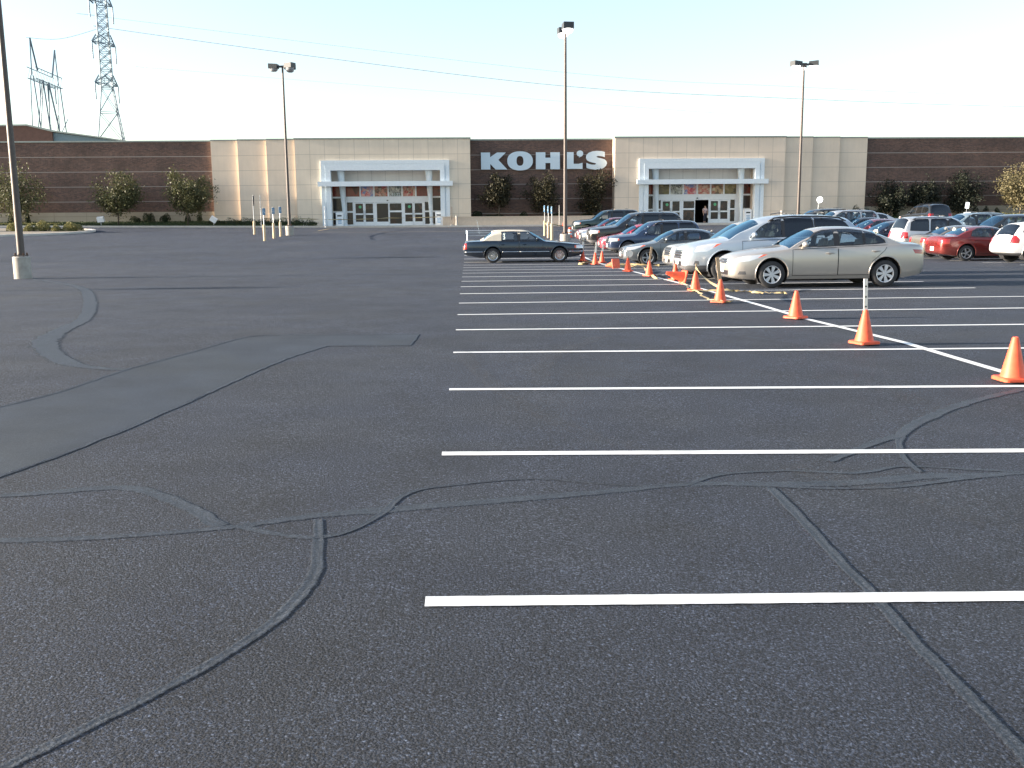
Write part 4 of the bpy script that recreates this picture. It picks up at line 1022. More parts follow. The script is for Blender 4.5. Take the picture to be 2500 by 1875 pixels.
wire([(-91,260,50.8),(-95.5,245,45.4),(-96.5,228,42.6)],.05,'short power line joining the two lattice towers')
# ------------------------------------------------------------------ vehicles
class Spec: pass
def planes_poly(poly):
    cx=sum(p[0] for p in poly)/len(poly); cz=sum(p[1] for p in poly)/len(poly); out=[]
    for i in range(len(poly)):
        a,b=poly[i],poly[(i+1)%len(poly)]; dx,dz=b[0]-a[0],b[1]-a[1]; n=Vector((dz,0,-dx)); 
        if n.length<1e-6: continue
        n.normalize()
        if n.dot(Vector((cx-a[0],0,cz-a[1])))>0: n=-n
        out.append((Vector((a[0],0,a[1])),n))
    return out
def ylim(s,y): return (Vector((0,s*y,0)),Vector((0,-s,0)))       # keep |y|>y on side s
def cut(bm,planes,pred=None):
    cand=list(bm.faces)
    for c2,n2 in planes:
        d0=c2.dot(n2); cand=[f for f in cand if min(v.co.dot(n2) for v in f.verts)-d0<=1e-5]
    if not cand: return []
    for co_,no in planes:
        d0=co_.dot(no); fs=[f for f in cand if f.is_valid and min(v.co.dot(no) for v in f.verts)-d0<=1e-5]
        if not fs: return []
        es=set(); vs=set()
        for f in fs:
            es.update(f.edges); vs.update(f.verts)
        ret=bmesh.ops.bisect_plane(bm,geom=list(vs)+list(es)+fs,plane_co=co_,plane_no=no,dist=1e-4)
        cand=[e for e in ret['geom'] if isinstance(e,bmesh.types.BMFace)]
        cs=set(cand); cand+=[f for f in fs if f.is_valid and f not in cs]
    res=[]
    for f in cand:
        if not f.is_valid: continue
        c=f.calc_center_median()
        if all((c-c2).dot(n2)<1e-4 for c2,n2 in planes) and (pred is None or pred(f)): res.append(f)
    return res
def split(bm,faces,smooth=True,keep=False):
    b2=bmesh.new(); mp={}
    for f in faces:
        vs=[]
        for v in f.verts:
            if v not in mp: mp[v]=b2.verts.new(v.co)
            vs.append(mp[v])
        try: nf=b2.faces.new(vs); nf.smooth=smooth; nf.material_index=0
        except ValueError: pass
    if not keep: bmesh.ops.delete(bm,geom=faces,context='FACES')
    return b2
def bm_mesh(bm,name,mats,shift):
    for v in bm.verts: v.co.x-=shift
    me=bpy.data.meshes.new(name); bm.to_mesh(me); bm.free()
    for m in mats: me.materials.append(m)
    return me
def scalep(P,sx,sz): return [(a*sx,b*sz) for a,b in P]
BASE={}
BASE['camry']=dict(L=4.80,W=.91,H=1.465,wr=.325,arch=.385,wx=(.98,3.755),sill=.21,
 top=[(0,.58),(.03,.67),(.10,.755),(.25,.825),(.6,.90),(1.0,.955),(1.34,.995),(1.62,1.15),(1.95,1.325),(2.2,1.42),(2.5,1.46),(2.85,1.465),(3.2,1.44),(3.5,1.385),(3.85,1.25),(4.15,1.125),(4.3,1.085),(4.5,1.075),(4.68,1.055),(4.75,.98),(4.80,.80)],
 belt=[(0,.52),(.03,.61),(.10,.69),(.25,.755),(.6,.83),(1.0,.885),(1.5,.94),(2.4,.97),(3.4,1.0),(4.2,1.03),(4.6,1.01),(4.75,.93),(4.80,.75)],
 bot=[(0,.30),(.06,.24),(.4,.2),(.7,.19),(4.1,.2),(4.5,.25),(4.7,.30),(4.80,.38)],
 plan=[(0,.66),(.04,.76),(.12,.85),(.28,.925),(.55,.965),(.9,.985),(1.6,1),(3.4,1),(4.0,.985),(4.4,.955),(4.62,.91),(4.73,.84),(4.80,.72)],
 cabin=(1.34,2.10,3.42,4.22),tumble=.40,
 wins=[[(1.63,.985),(2.08,1.30),(2.28,1.365),(2.50,1.385),(2.50,1.0)],[(2.62,1.005),(2.62,1.39),(2.95,1.385),(3.22,1.355),(3.22,1.03)],[(3.255,1.03),(3.255,1.35),(3.48,1.29),(3.72,1.13),(3.74,1.065)]],
 door=[[(1.47,.30),(1.47,.915),(2.575,.965),(2.575,.30)],[(2.585,.30),(2.585,.966),(3.80,1.01),(3.72,.88),(3.42,.62),(3.42,.30)]],
 handle=[(2.38,.83),(3.50,.87)],mirror=(1.72,.99),
 head=[(.12,.63),(.42,.65),(.86,.80),(.70,.81),(.34,.775),(.14,.72)],heady=.48,marker=[(.62,.725),(.72,.75),(.87,.81),(.76,.808)],
 tail=[(4.42,.90),(4.48,.80),(4.86,.775),(4.86,.88)],taily=.42,grille=(.585,.70,.40),intake=(.31,.42,.52),fog=[(.16,.33),(.36,.33),(.34,.41),(.20,.41)])
BASE['sedan']=dict(BASE['camry'],L=4.75,W=.89,H=1.45,wx=(.95,3.65),
 top=[(0,.56),(.03,.66),(.12,.74),(.3,.80),(.7,.87),(1.15,.945),(1.25,.97),(1.6,1.18),(1.95,1.35),(2.15,1.41),(2.5,1.45),(2.85,1.45),(3.2,1.42),(3.5,1.35),(3.85,1.19),(4.05,1.10),(4.2,1.07),(4.5,1.06),(4.64,1.03),(4.71,.94),(4.75,.76)],
 plan=[(0,.68),(.04,.78),(.12,.86),(.28,.93),(.55,.97),(.9,.985),(1.6,1),(3.4,1),(4.0,.985),(4.35,.96),(4.58,.92),(4.69,.85),(4.75,.74)],
 belt=[(0,.50),(.03,.60),(.12,.68),(.3,.74),(.7,.80),(1.15,.87),(1.5,.91),(2.4,.96),(3.4,1.0),(4.1,1.02),(4.55,.99),(4.7,.90),(4.75,.70)],
 bot=[(0,.30),(.06,.24),(.4,.2),(.7,.19),(4.1,.2),(4.45,.25),(4.65,.30),(4.75,.38)],
 cabin=(1.25,2.05,3.40,4.10),
 wins=[[(1.58,.975),(2.02,1.27),(2.2,1.34),(2.42,1.37),(2.42,.99)],[(2.52,.99),(2.52,1.375),(2.85,1.37),(3.12,1.34),(3.36,1.25),(3.46,1.02)]],
 door=[[(1.45,.30),(1.45,.90),(2.46,.95),(2.46,.30)],[(2.475,.30),(2.475,.95),(3.6,.99),(3.5,.8),(3.3,.6),(3.3,.30)]],
 handle=[(2.28,.83),(3.32,.86)],mirror=(1.66,.98),
 tail=[(4.38,.92),(4.42,.72),(4.80,.70),(4.80,.92)],taily=.46)
BASE['cadillac']=dict(L=5.30,W=.96,H=1.42,wr=.325,arch=.375,wx=(1.06,4.0),sill=.20,
 top=[(0,.60),(.03,.74),(.08,.80),(.3,.835),(.9,.90),(1.5,.955),(1.62,.97),(1.95,1.15),(2.28,1.32),(2.42,1.375),(2.7,1.41),(3.3,1.42),(3.75,1.41),(3.98,1.375),(4.2,1.22),(4.45,1.03),(4.55,.995),(4.9,.975),(5.16,.95),(5.24,.88),(5.30,.66)],
 belt=[(0,.55),(.03,.70),(.08,.76),(.3,.79),(.9,.85),(1.6,.91),(2.6,.935),(3.6,.945),(4.5,.94),(5.1,.92),(5.22,.84),(5.30,.6)],
 bot=[(0,.42),(.06,.34),(.3,.27),(.7,.22),(4.5,.22),(4.9,.28),(5.15,.33),(5.30,.42)],
 plan=[(0,.82),(.05,.90),(.15,.94),(.4,.97),(.9,.99),(1.8,1),(4.2,1),(4.9,.97),(5.15,.93),(5.24,.9),(5.30,.82)],
 cabin=(1.62,2.36,3.98,4.48),tumble=.36,
 wins=[[(1.96,.95),(2.40,1.32),(2.78,1.345),(2.80,.955)],[(2.90,.955),(2.90,1.35),(3.60,1.345),(3.60,.96)]],
 door=[[(1.80,.30),(1.80,.90),(2.84,.93),(2.84,.30)],[(2.855,.30),(2.855,.93),(3.72,.94),(3.70,.75),(3.55,.55),(3.55,.30)]],
 handle=[(2.62,.80),(3.58,.80)],mirror=(2.02,.99),
 head=[(-.02,.62),(.34,.62),(.34,.75),(-.02,.75)],heady=.42,marker=[(.32,.63),(.40,.63),(.40,.74),(.32,.74)],
 tail=[(5.14,.60),(5.14,.86),(5.35,.86),(5.35,.60)],taily=.62,grille=(.58,.75,.34),intake=(.34,.40,.5),fog=None)
BASE['crossover']=dict(L=5.15,W=.99,H=1.80,wr=.375,arch=.45,wx=(1.08,4.10),sill=.27,
 top=[(0,.66),(.03,.80),(.10,.93),(.25,1.01),(.6,1.09),(1.0,1.155),(1.15,1.18),(1.55,1.42),(1.95,1.62),(2.2,1.705),(2.6,1.765),(3.1,1.795),(3.8,1.79),(4.3,1.745),(4.58,1.70),(4.70,1.58),(4.90,1.28),(5.03,1.12),(5.08,.95),(5.15,.70)],
 belt=[(0,.60),(.03,.74),(.10,.86),(.25,.93),(.6,1.0),(1.2,1.08),(2.4,1.13),(3.4,1.18),(4.3,1.23),(4.75,1.22),(5.0,1.08),(5.08,.90),(5.15,.66)],
 bot=[(0,.36),(.08,.30),(.4,.26),(.7,.25),(4.5,.27),(4.8,.32),(5.0,.38),(5.15,.46)],
 plan=[(0,.70),(.04,.79),(.12,.86),(.28,.925),(.55,.965),(.9,.985),(1.6,1),(3.8,1),(4.4,.98),(4.8,.94),(5.02,.90),(5.10,.85),(5.15,.76)],
 cabin=(1.15,2.06,4.56,4.98),tumble=.34,
 wins=[[(1.78,1.18),(2.10,1.46),(2.42,1.625),(2.66,1.675),(2.66,1.19)],[(2.73,1.19),(2.73,1.68),(3.50,1.70),(3.55,1.22)],[(3.60,1.22),(3.56,1.70),(4.05,1.675),(4.36,1.60),(4.58,1.36),(4.55,1.29)]],
 door=[[(1.56,.42),(1.56,1.08),(2.69,1.125),(2.69,.42)],[(2.705,.42),(2.705,1.125),(3.76,1.17),(3.7,1.0),(3.58,.8),(3.58,.42)]],
 handle=[(2.48,.98),(3.50,1.02)],mirror=(1.84,1.20),
 head=[(.26,.80),(.60,.81),(1.0,1.03),(.72,1.03),(.34,.96)],heady=.42,marker=[(.74,.90),(.85,.95),(1.0,1.03),(.86,1.01)],
 tail=[(4.76,1.0),(4.80,.86),(5.2,.86),(5.2,1.12),(4.9,1.2)],taily=.66,grille=(.62,.84,.45),intake=(.42,.54,.45),fog=[(.24,.46),(.40,.46),(.38,.56),(.28,.56)],clad=.44)
BASE['suv']=dict(BASE['crossover'],L=4.60,W=.92,H=1.75,wr=.36,arch=.425,wx=(.90,3.60),
 top=[(0,.70),(.03,.86),(.10,.97),(.3,1.02),(.8,1.075),(1.15,1.11),(1.25,1.13),(1.6,1.40),(1.88,1.60),(2.05,1.68),(2.5,1.73),(3.1,1.75),(3.8,1.74),(4.15,1.71),(4.28,1.66),(4.42,1.32),(4.50,1.08),(4.54,.95),(4.60,.72)],
 belt=[(0,.62),(.03,.78),(.10,.89),(.3,.94),(.8,.99),(1.3,1.03),(2.4,1.06),(3.6,1.09),(4.3,1.10),(4.47,1.04),(4.54,.90),(4.60,.68)],
 bot=[(0,.40),(.08,.33),(.4,.28),(.7,.27),(4.0,.28),(4.3,.33),(4.5,.38),(4.60,.46)],
 plan=[(0,.76),(.04,.84),(.12,.90),(.28,.95),(.55,.975),(.9,.99),(1.6,1),(3.8,1),(4.2,.98),(4.46,.95),(4.55,.90),(4.60,.82)],
 cabin=(1.25,1.98,4.22,4.48),tumble=.27,
 wins=[[(1.66,1.09),(1.98,1.43),(2.18,1.60),(2.48,1.63),(2.48,1.09)],[(2.58,1.09),(2.58,1.635),(3.28,1.635),(3.32,1.11)],[(3.42,1.11),(3.40,1.635),(3.98,1.62),(4.18,1.5),(4.24,1.13)]],
 door=[[(1.50,.42),(1.50,1.0),(2.52,1.05),(2.52,.42)],[(2.535,.42),(2.535,1.05),(3.38,1.08),(3.3,.85),(3.16,.7),(3.16,.42)]],
 handle=[(2.34,.94),(3.2,.97)],mirror=(1.74,1.12),
 head=[(-.02,.76),(.36,.76),(.44,.92),(.10,.92),(-.02,.88)],heady=.46,marker=[(.385,.79),(.46,.81),(.46,.89),(.40,.89)],
 tail=[(4.36,1.05),(4.34,.78),(4.68,.78),(4.68,1.10)],taily=.60,grille=(.66,.86,.42),intake=(.44,.54,.5),fog=None)
_fans={}
def wheel_meshes(r,kind):
    key=(round(r,3),kind)
    if key in _fans: return _fans[key]
    w=.105; ri=r*.66
    mb=MB(); mb.lathe([(ri*.98,-w*.8),(ri,-w*.95),(r*.90,-w),(r*.985,-w*.78),(r,-w*.4),(r,w*.4),(r*.985,w*.78),(r*.90,w),(ri,w*.95)],36,0,'y',cap=False); ty=mb.mesh('tyre',M['rubber'],sm=True,angle=1.0)
    mb=MB(); mb.lathe([(0,-w*.30),(ri*.97,-w*.30)],30,0,'y',cap=False); mb.lathe([(ri*.99,-w*.9),(ri*.96,w*.9)],30,0,'y',cap=False); mb.lathe([(0,w*.8),(ri,w*.8)],30,0,'y',cap=False); hub=mb.mesh('wheel',M['well'],sm=False)
    mb=MB(); mt=M['alloy']
    mb.lathe([(ri*.90,-w*.55),(ri*.93,-w*.95),(ri*1.0,-w*1.0),(ri*1.02,-w*.92)],36,0,'y',cap=False)
    mb.lathe([(0,-w*.86),(r*.085,-w*.86),(r*.12,-w*.72),(r*.15,-w*.5)],20,0,'y',cap=False)
    if kind=='cover':
        ns,w1,w2,mt=7,.030,.046,M['cover']
    elif kind=='wire':
        ns,w1,w2,mt=24,.010,.014,M['chrome']
        mb.lathe([(0,-w*.9),(r*.14,-w*.9),(r*.2,-w*.7)],20,0,'y',cap=False)
    elif kind=='five': ns,w1,w2=5,.034,.030
    else: ns,w1,w2=6,.028,.030
    for k in range(ns):
        a=2*math.pi*(k+.5)/ns; ca,sa=math.cos(a),math.sin(a)
        def P(rad,off,y): return (ca*rad-sa*off,y,sa*rad+ca*off)
        r0_,r1_=r*.08,ri*.96; s=r/.33
        mb.v+=[P(r0_,-w1*s*.6,-w*.80),P(r0_,w1*s*.6,-w*.80),P(r1_,w2*s,-w*.82),P(r1_,-w2*s,-w*.82),P(r0_,-w1*s*.7,-w*.45),P(r0_,w1*s*.7,-w*.45),P(r1_,w2*s*1.1,-w*.5),P(r1_,-w2*s*1.1,-w*.5)]
        n=len(mb.v)-8
        for q in ((0,1,2,3),(0,3,7,4),(1,5,6,2)): mb.f.append(tuple(n+i for i in q)); mb.m.append(0)
    rim=mb.mesh('rim',mt,sm=False)
    _fans[key]=(hub,ty,rim); return _fans[key]
def rbox(mb,x0,x1,y0,y1,z0,z1,b=.03):
    # box with chamfered edges
    bm=bmesh.new(); bmesh.ops.create_cube(bm,size=1)
    for v in bm.verts: v.co=Vector(((x0+x1)/2+v.co.x*(x1-x0),(y0+y1)/2+v.co.y*(y1-y0),(z0+z1)/2+v.co.z*(z1-z0)))
    bmesh.ops.bevel(bm,geom=bm.edges[:],offset=b,segments=2,affect='EDGES')
    bm.verts.ensure_lookup_table(); n=len(mb.v); mb.v+=[tuple(v.co) for v in bm.verts]
    for f in bm.faces: mb.f.append(tuple(n+v.index for v in f.verts)); mb.m.append(0)
    bm.free()
_proto={}
def car_parts(kind,L=None,W=None,H=None,rack=False,vinyl=False,dark=False,wheel='alloy',seat='seatG',tintrear=False,bra=False):
    """returns list of (name, mesh, loc, parentindex)"""
    key=(kind,L,W,H,rack,vinyl,dark,wheel,seat,tintrear,bra)
    if key in _proto: return _proto[key]
    S=BASE[kind]; sx=(L or S['L'])/S['L']; sz=(H or S['H'])/S['H']; Wd=W or S['W']; Ln=S['L']*sx; sh=Ln/2
    top=scalep(S['top'],sx,sz); belt=scalep(S['belt'],sx,sz); bot=scalep(S['bot'],sx,1); plan=[(a*sx,b) for a,b in S['plan']]
    cab=[c*sx for c in S['cabin']]; tum=S['tumble']; wr=S['wr']; ar=S['arch']; wx=[c*sx for c in S['wx']]
    xs=set([0,.015,.03,.06,.10,.14,.19,.25,.32,.40,.5]); xs|={round(Ln-a,4) for a in (0,.02,.045,.08,.12,.17,.23,.31,.4)}
    x=.58
    while x<Ln-.45: xs.add(round(x,4)); x+=.085
    for c in cab: xs.add(round(c,4))
    xs=sorted(xs); bm=bmesh.new(); rows=[]
    NW,NR=5,8
    for x in xs:
        hw=pchip(plan,x)*Wd; b=pchip(belt,x); t=max(pchip(top,x),b+.012); zb=min(pchip(bot,x),b-.12); h=t-b; dz=b-zb
        pts=[(0,zb),(hw*.80,zb),(hw*.93,zb+.02),(hw*.972,zb+.08*dz/.6+.02),(hw*.99,zb+.26*dz),(hw,zb+.48*dz),(hw*.998,zb+.66*dz),(hw*.99,zb+.80*dz),(hw*.975,zb+.90*dz),(hw*.955,b-.02*dz),(hw*.93,b)]
        y0=hw*.925; c=min(h,.085+.06*smooth(.2,.5,h)); wh=h-c; ye=y0-wh*tum
        for k in range(1,NW+1):
            q=k/NW; pts.append((y0+(ye-y0)*q-.012*math.sin(math.pi*q)*0,b+wh*q))
        rc=.09 if h>.3 else .04+.05*h/.3
        for k in range(1,NR+1):
            q=k/NR; q2=q**1.6
            pts.append((ye*(1-q2),b+wh+c*(1-(1-q2)**2.6)))
        rows.append(pts)
    NP=len(rows[0]); grid=[]
    for x,pts in zip(xs,rows):
        R1=[bm.verts.new((x,-y,z)) for y,z in pts]; R2=[R1[0]]+[bm.verts.new((x,y,z)) for y,z in pts[1:-1]]+[R1[-1]]
        grid.append((R1,R2))
    for i in range(len(xs)-1):
        for s in (0,1):
            A,B=grid[i][s],grid[i+1][s]
            for k in range(NP-1):
                q=[A[k],A[k+1],B[k+1],B[k]]
                if s: q=q[::-1]
                try: f=bm.faces.new(q); f.smooth=True
                except ValueError: pass
    for i,rev in ((0,False),(len(xs)-1,True)):
        A,B=grid[i]
        for k in range(NP-1):
            q=[A[k],A[k+1],B[k+1],B[k]]; q=[v for j,v in enumerate(q) if v not in q[:j]]
            try: f=bm.faces.new(q if rev else q[::-1]); f.smooth=True
            except ValueError: pass
    bmesh.ops.remove_doubles(bm,verts=bm.verts[:],dist=.0015)
    bmesh.ops.recalc_face_normals(bm,faces=bm.faces[:])
    bvh=BVHTree.FromBMesh(bm)
    def hit(x,z,s,off=.003):
        r=bvh.ray_cast(Vector((x,s*2.0,z)),Vector((0,-s,0)))
        if r[0] is None: return None,None
        return r[0]+r[1]*off*(1 if r[1].y*s>0 else -1),(r[1] if r[1].y*s>0 else -r[1])
    parts=[]; add=lambda n,m,l=(0,0,0),p=-1:(parts.append((n,m,l,p)),len(parts)-1)[1]
    PAINT=object()
    body_i=add('body',None)
    # wheel arches
    for s in (-1,1):
        for cx in wx:
            poly=[(cx+ar*math.cos(2*math.pi*k/22),wr+.02+ar*math.sin(2*math.pi*k/22)) for k in range(22)]
            fs=cut(bm,planes_poly(poly)+[ylim(s,Wd*.62)])
            if fs: bmesh.ops.delete(bm,geom=fs,context='FACES')
    for s in (-1,1):
        for cx in wx:
            mb=MB(); n=24; 
            for k in range(n+1):
                a=math.radians(-35+250*k/n)
                for (yy,rr) in ((Wd*.955,ar*.99),(Wd*.60,ar*.99),(Wd*.60,0.01)): mb.v.append((cx-sh+rr*math.cos(a),s*yy,wr+.02+rr*math.sin(a)))
            for k in range(n):
                for j in range(2): mb.f.append((3*k+j,3*k+j+1,3*k+4+j,3*k+3+j)); mb.m.append(0)
            add('wheel_well',mb.mesh('wheel_well',M['well']))
            # lip round the arch
            pts=[]
            for k in range(27):
                a=math.radians(-22+224*k/26); p,_=hit(cx+(ar+.012)*math.cos(a),wr+.02+(ar+.012)*math.sin(a),s,.0)
                if p: pts.append((p.x-sh,p.y,p.z))
            if len(pts)>4:
                mb=MB(); mb.tube(pts,.016,6,cap=False); add('arch_lip',mb.mesh('arch_lip',M['clad'] if S.get('clad') else 'PAINT_' if False else M['trim'],sm=True) if False else ('P',mb.mesh('arch_lip',[],sm=True)))
    def sc(poly): return scalep(poly,sx,sz)
    # side windows, doors
    for s in (-1,1):
        dparts=[]
        wfs=[]
        for wi,wp in enumerate(S['wins']):
            fs=cut(bm,planes_poly(sc(wp))+[ylim(s,.25)])
            if not fs: continue
            mt=M['tint'] if (dark or (tintrear and wi>=1)) else M['glass']
            b2=split(bm,fs); wfs.append((wi,bm_mesh(b2,'side_window',[mt],sh)))
        for di,dp in enumerate(S['door']):
            P=sc(dp); fs=cut(bm,planes_poly(P)+[ylim(s,.4)])
            if not fs: continue
            b2=split(bm,fs,keep=False); me=bm_mesh(b2,'door',[],sh); di_=add('door',('P',me))
            dparts.append(di_)
            # gap line round the door
            mb=MB()
            outl=P+[P[0]]; pp=[]
            for a,b in zip(outl[:-1],outl[1:]):
                n=max(2,int(math.hypot(b[0]-a[0],b[1]-a[1])/.06))
                for k in range(n): pp.append((a[0]+(b[0]-a[0])*k/n,a[1]+(b[1]-a[1])*k/n))
            pp.append(P[0]); w_=.006
            cx=sum(p[0] for p in P)/len(P); cz=sum(p[1] for p in P)/len(P)
            prev=None
            for k,(px,pz) in enumerate(pp):
                j=min(k+1,len(pp)-1); i0=max(k-1,0); d=Vector((pp[j][0]-pp[i0][0],pp[j][1]-pp[i0][1])).normalized(); nn=Vector((-d.y,d.x))
                a_,_n=hit(px+nn.x*w_,pz+nn.y*w_,s,.0025); b_,_n=hit(px-nn.x*w_,pz-nn.y*w_,s,.0025)
                if a_ is None or b_ is None: prev=None; continue
                mb.v+=[(a_.x-sh,a_.y,a_.z),(b_.x-sh,b_.y,b_.z)]; cur=len(mb.v)-2
                if prev is not None: mb.f.append((prev,prev+1,cur+1,cur)); mb.m.append(0)
                prev=cur
            add('door_seam',mb.mesh('door_seam',M['trim']),(0,0,0),di_)
            hx,hz=S['handle'][di]; p,_n=hit(hx*sx,hz*sz,s,0)
            if p:
                mb=MB(); mb.ball((p.x-sh,p.y+s*.018,p.z),(.115,.020,.018),14,8); mb.ball((p.x-sh-.02,p.y,p.z-.01),(.05,.012,.034),10,6); add('handle',('P',mb.mesh('handle',[],sm=True)),(0,0,0),di_)
        for wi,me in wfs:
            pi=dparts[wi] if wi<len(dparts) else -1
            add('side_window',me,(0,0,0),pi)
        # trim ribbon round whole glass area
        mb=MB()
        for wp in S['wins']:
            P=sc(wp); pp=[]
            for a,b in zip(P,P[1:]+P[:1]):
                n=max(2,int(math.hypot(b[0]-a[0],b[1]-a[1])/.06))
                for k in range(n): pp.append((a[0]+(b[0]-a[0])*k/n,a[1]+(b[1]-a[1])*k/n))
            pp.append(P[0]); cx=sum(p[0] for p in P)/len(P); cz=sum(p[1] for p in P)/len(P); prev=None
            for (px,pz) in pp:
                d=Vector((px-cx,pz-cz)).normalized()
                a_,_n=hit(px-d.x*.012,pz-d.y*.010,s,.004); b_,_n=hit(px+d.x*.022,pz+d.y*.016,s,.004)
                if a_ is None or b_ is None: prev=None; continue
                mb.v+=[(a_.x-sh,a_.y,a_.z),(b_.x-sh,b_.y,b_.z)]; cur=len(mb.v)-2
                if prev is not None: mb.f.append((prev,prev+1,cur+1,cur)); mb.m.append(0)
                prev=cur
        add('window_trim',mb.mesh('window_trim',M['trim']))
        # B pillar cover
        w0=sc(S['wins'][0]); w1=sc(S['wins'][1])
        xa=max(p[0] for p in w0)+.012; xb=min(p[0] for p in w1)-.012; mb=MB(); z0=max(w0[-1][1],w1[0][1])-.01; z1=min(w0[-2][1],w1[1][1])+.01; prev=None
        for k in range(9):
            z=z0+(z1-z0)*k/8; a_,_n=hit(xa,z,s,.0035); b_,_n=hit(xb,z,s,.0035)
            if a_ is None or b_ is None: continue
            mb.v+=[(a_.x-sh,a_.y,a_.z),(b_.x-sh,b_.y,b_.z)]; cur=len(mb.v)-2
            if prev is not None: mb.f.append((prev,prev+1,cur+1,cur)); mb.m.append(0)
            prev=cur
        add('door_pillar',mb.mesh('door_pillar',M['trim']))
    # windscreen and rear window
    def yb_at(x):
        hw=pchip(plan,x)*Wd; b=pchip(belt,x); t=max(pchip(top,x),b+.012); h=t-b; c=min(h,.085+.06*smooth(.2,.5,h)); return hw*.925-(h-c)*tum
    def glasspatch(xa,xb,name,mt,ins=.07):
        pl=[(Vector((xa,0,0)),Vector((-1,0,0))),(Vector((xb,0,0)),Vector((1,0,0)))]
        ya,yb_=yb_at(xa)-ins,yb_at(xb)-ins
        for s in (-1,1):
            a=Vector((xa,s*ya,0)); b=Vector((xb,s*yb_,0)); d=(b-a).normalized(); n=Vector((-d.y,d.x,0))
            if n.y*s<0: n=-n
            pl.append((a,n))
        zc=pchip(belt,(xa+xb)/2)
        pl.append((Vector((0,0,min(pchip(belt,xa),pchip(belt,xb))+.005)),Vector((0,0,-1))))
        fs=cut(bm,pl,lambda f:f.normal.z>.15)
        if fs:
            b2=split(bm,fs); add(name,bm_mesh(b2,name,[mt],sh))
    glasspatch(cab[0]+.06,cab[1]-.02,'windscreen',M['wsglass'],.05)
    glasspatch(cab[2]+(.03 if kind in('suv','crossover') else .06),cab[3]-(.03 if kind in('suv','crossover') else .10),'rear_window',M['tint'] if (dark or tintrear or kind in('suv','crossover')) else M['wsglass'],.12)
    # lamps
    for s in (-1,1):
        fs=cut(bm,planes_poly(sc(S['marker']))+[ylim(s,S['heady']+.15)],lambda f:f.normal.y*s>.05 or f.normal.x<-.1)
        if fs: add('side_marker',bm_mesh(split(bm,fs),'side_marker',[M['amber']],sh))
        fs=cut(bm,planes_poly(sc(S['head']))+[ylim(s,S['heady'])],lambda f:f.normal.z<.93)
        if fs: add('headlight',bm_mesh(split(bm,fs),'headlight',[M['headlamp']],sh))
        fs=cut(bm,planes_poly(sc(S['tail']))+[ylim(s,S['taily'])],lambda f:f.normal.z<.9)
        if fs: add('tail_light',bm_mesh(split(bm,fs),'tail_light',[M['red']],sh))
        if S['fog']:
            fs=cut(bm,planes_poly(sc(S['fog']))+[ylim(s,.5)])
            if fs: add('fog_light',bm_mesh(split(bm,fs),'fog_light',[M['clad']],sh))
    def front(z0,z1,y,name,mt,x1=.45,back=False,xr=None):
        pl=[(Vector((0,0,z0*sz)),Vector((0,0,-1))),(Vector((0,0,z1*sz)),Vector((0,0,1))),(Vector((0,y,0)),Vector((0,1,0))),(Vector((0,-y,0)),Vector((0,-1,0)))]
        pl.append((Vector((x1,0,0)),Vector((1,0,0))) if not back else (Vector((Ln-x1,0,0)),Vector((-1,0,0))))
        fs=cut(bm,pl,lambda f:(abs(f.normal.x)>.25 and abs(f.normal.z)<.95))
        if fs: return add(name,bm_mesh(split(bm,fs),name,[mt],sh))
    gz0,gz1,gy=S['grille']; gi=front(gz0,gz1,gy,'grille',M['trim'])
    # bars in the grille
    def hitf(y,z,back=False,off=.004):
        r=bvh.ray_cast(Vector(((-1 if not back else Ln+1),y,z)),Vector(((1 if not back else -1),0,0)))
        return None if r[0] is None else r[0]+Vector((-off if not back else off,0,0))
    mb=MB()
    for k in range(3):
        z=(gz0+(gz1-gz0)*(k+.6)/3.1)*sz; pts=[]
        for q in range(9):
            p=hitf(-gy+2*gy*q/8,z,off=.006)
            if p: pts.append((p.x-sh,p.y,p.z))
        if len(pts)>3: mb.tube(pts,.010,5)
    if mb.v and gi is not None: add('grille_bar',mb.mesh('grille_bar',M['chrome'],sm=True),(0,0,0),gi)
    iz0,iz1,iy=S['intake']; front(iz0,iz1,iy,'air_intake',M['trim'])
    if bra: front(.80,.92,.75,'hood_bra',M['trim'],.6)
    if S.get('clad'):
        zc=S['clad']*sz
        fs=cut(bm,[(Vector((0,0,zc)),Vector((0,0,1)))],lambda f:f.calc_center_median().z<zc)
        if fs: add('lower_cladding',bm_mesh(split(bm,fs),'lower_cladding',[M['clad']],sh))
    # rear bumper step for SUVs, plates
    pz=(.47 if kind in('camry','sedan') else .55)*sz
    p=hitf(0,pz-.02)
    if p: mb=MB(); mb.box(p.x-.012,p.x+.0,-.155,.155,pz-.10,pz+.06); me=mb.mesh('license_plate',M['plate']); [setattr(v,'co',v.co-Vector((sh,0,0))) for v in me.vertices]; add('license_plate',me)
    pz=(.62 if kind=='camry' else .52 if kind=='sedan' else .62 if kind=='cadillac' else .88)*sz; p=hitf(0,pz,True)
    if p: mb=MB(); mb.box(p.x-.0,p.x+.014,-.155,.155,pz-.085,pz+.075); me=mb.mesh('license_plate',M['plate']); [setattr(v,'co',v.co-Vector((sh,0,0))) for v in me.vertices]; add('license_plate',me)
    if kind=='cadillac':
        for s in (-1,1):
            for (xa,xb) in ((.62,.62),):
                pass
            mb=MB()
            for (xa,xb) in ((0.03,.62),(1.52,2.82),(2.87,3.58),(4.45,5.22)):
                pts=[]
                for k in range(9):
                    p,_n=hit(xa+(xb-xa)*k/8,.485,s,.004)
                    if p: pts.append((p.x-sh,p.y,p.z))
                if len(pts)>3: mb.tube(pts,.020,6)
            add('side_moulding',mb.mesh('side_moulding',M['chrome'],sm=True))
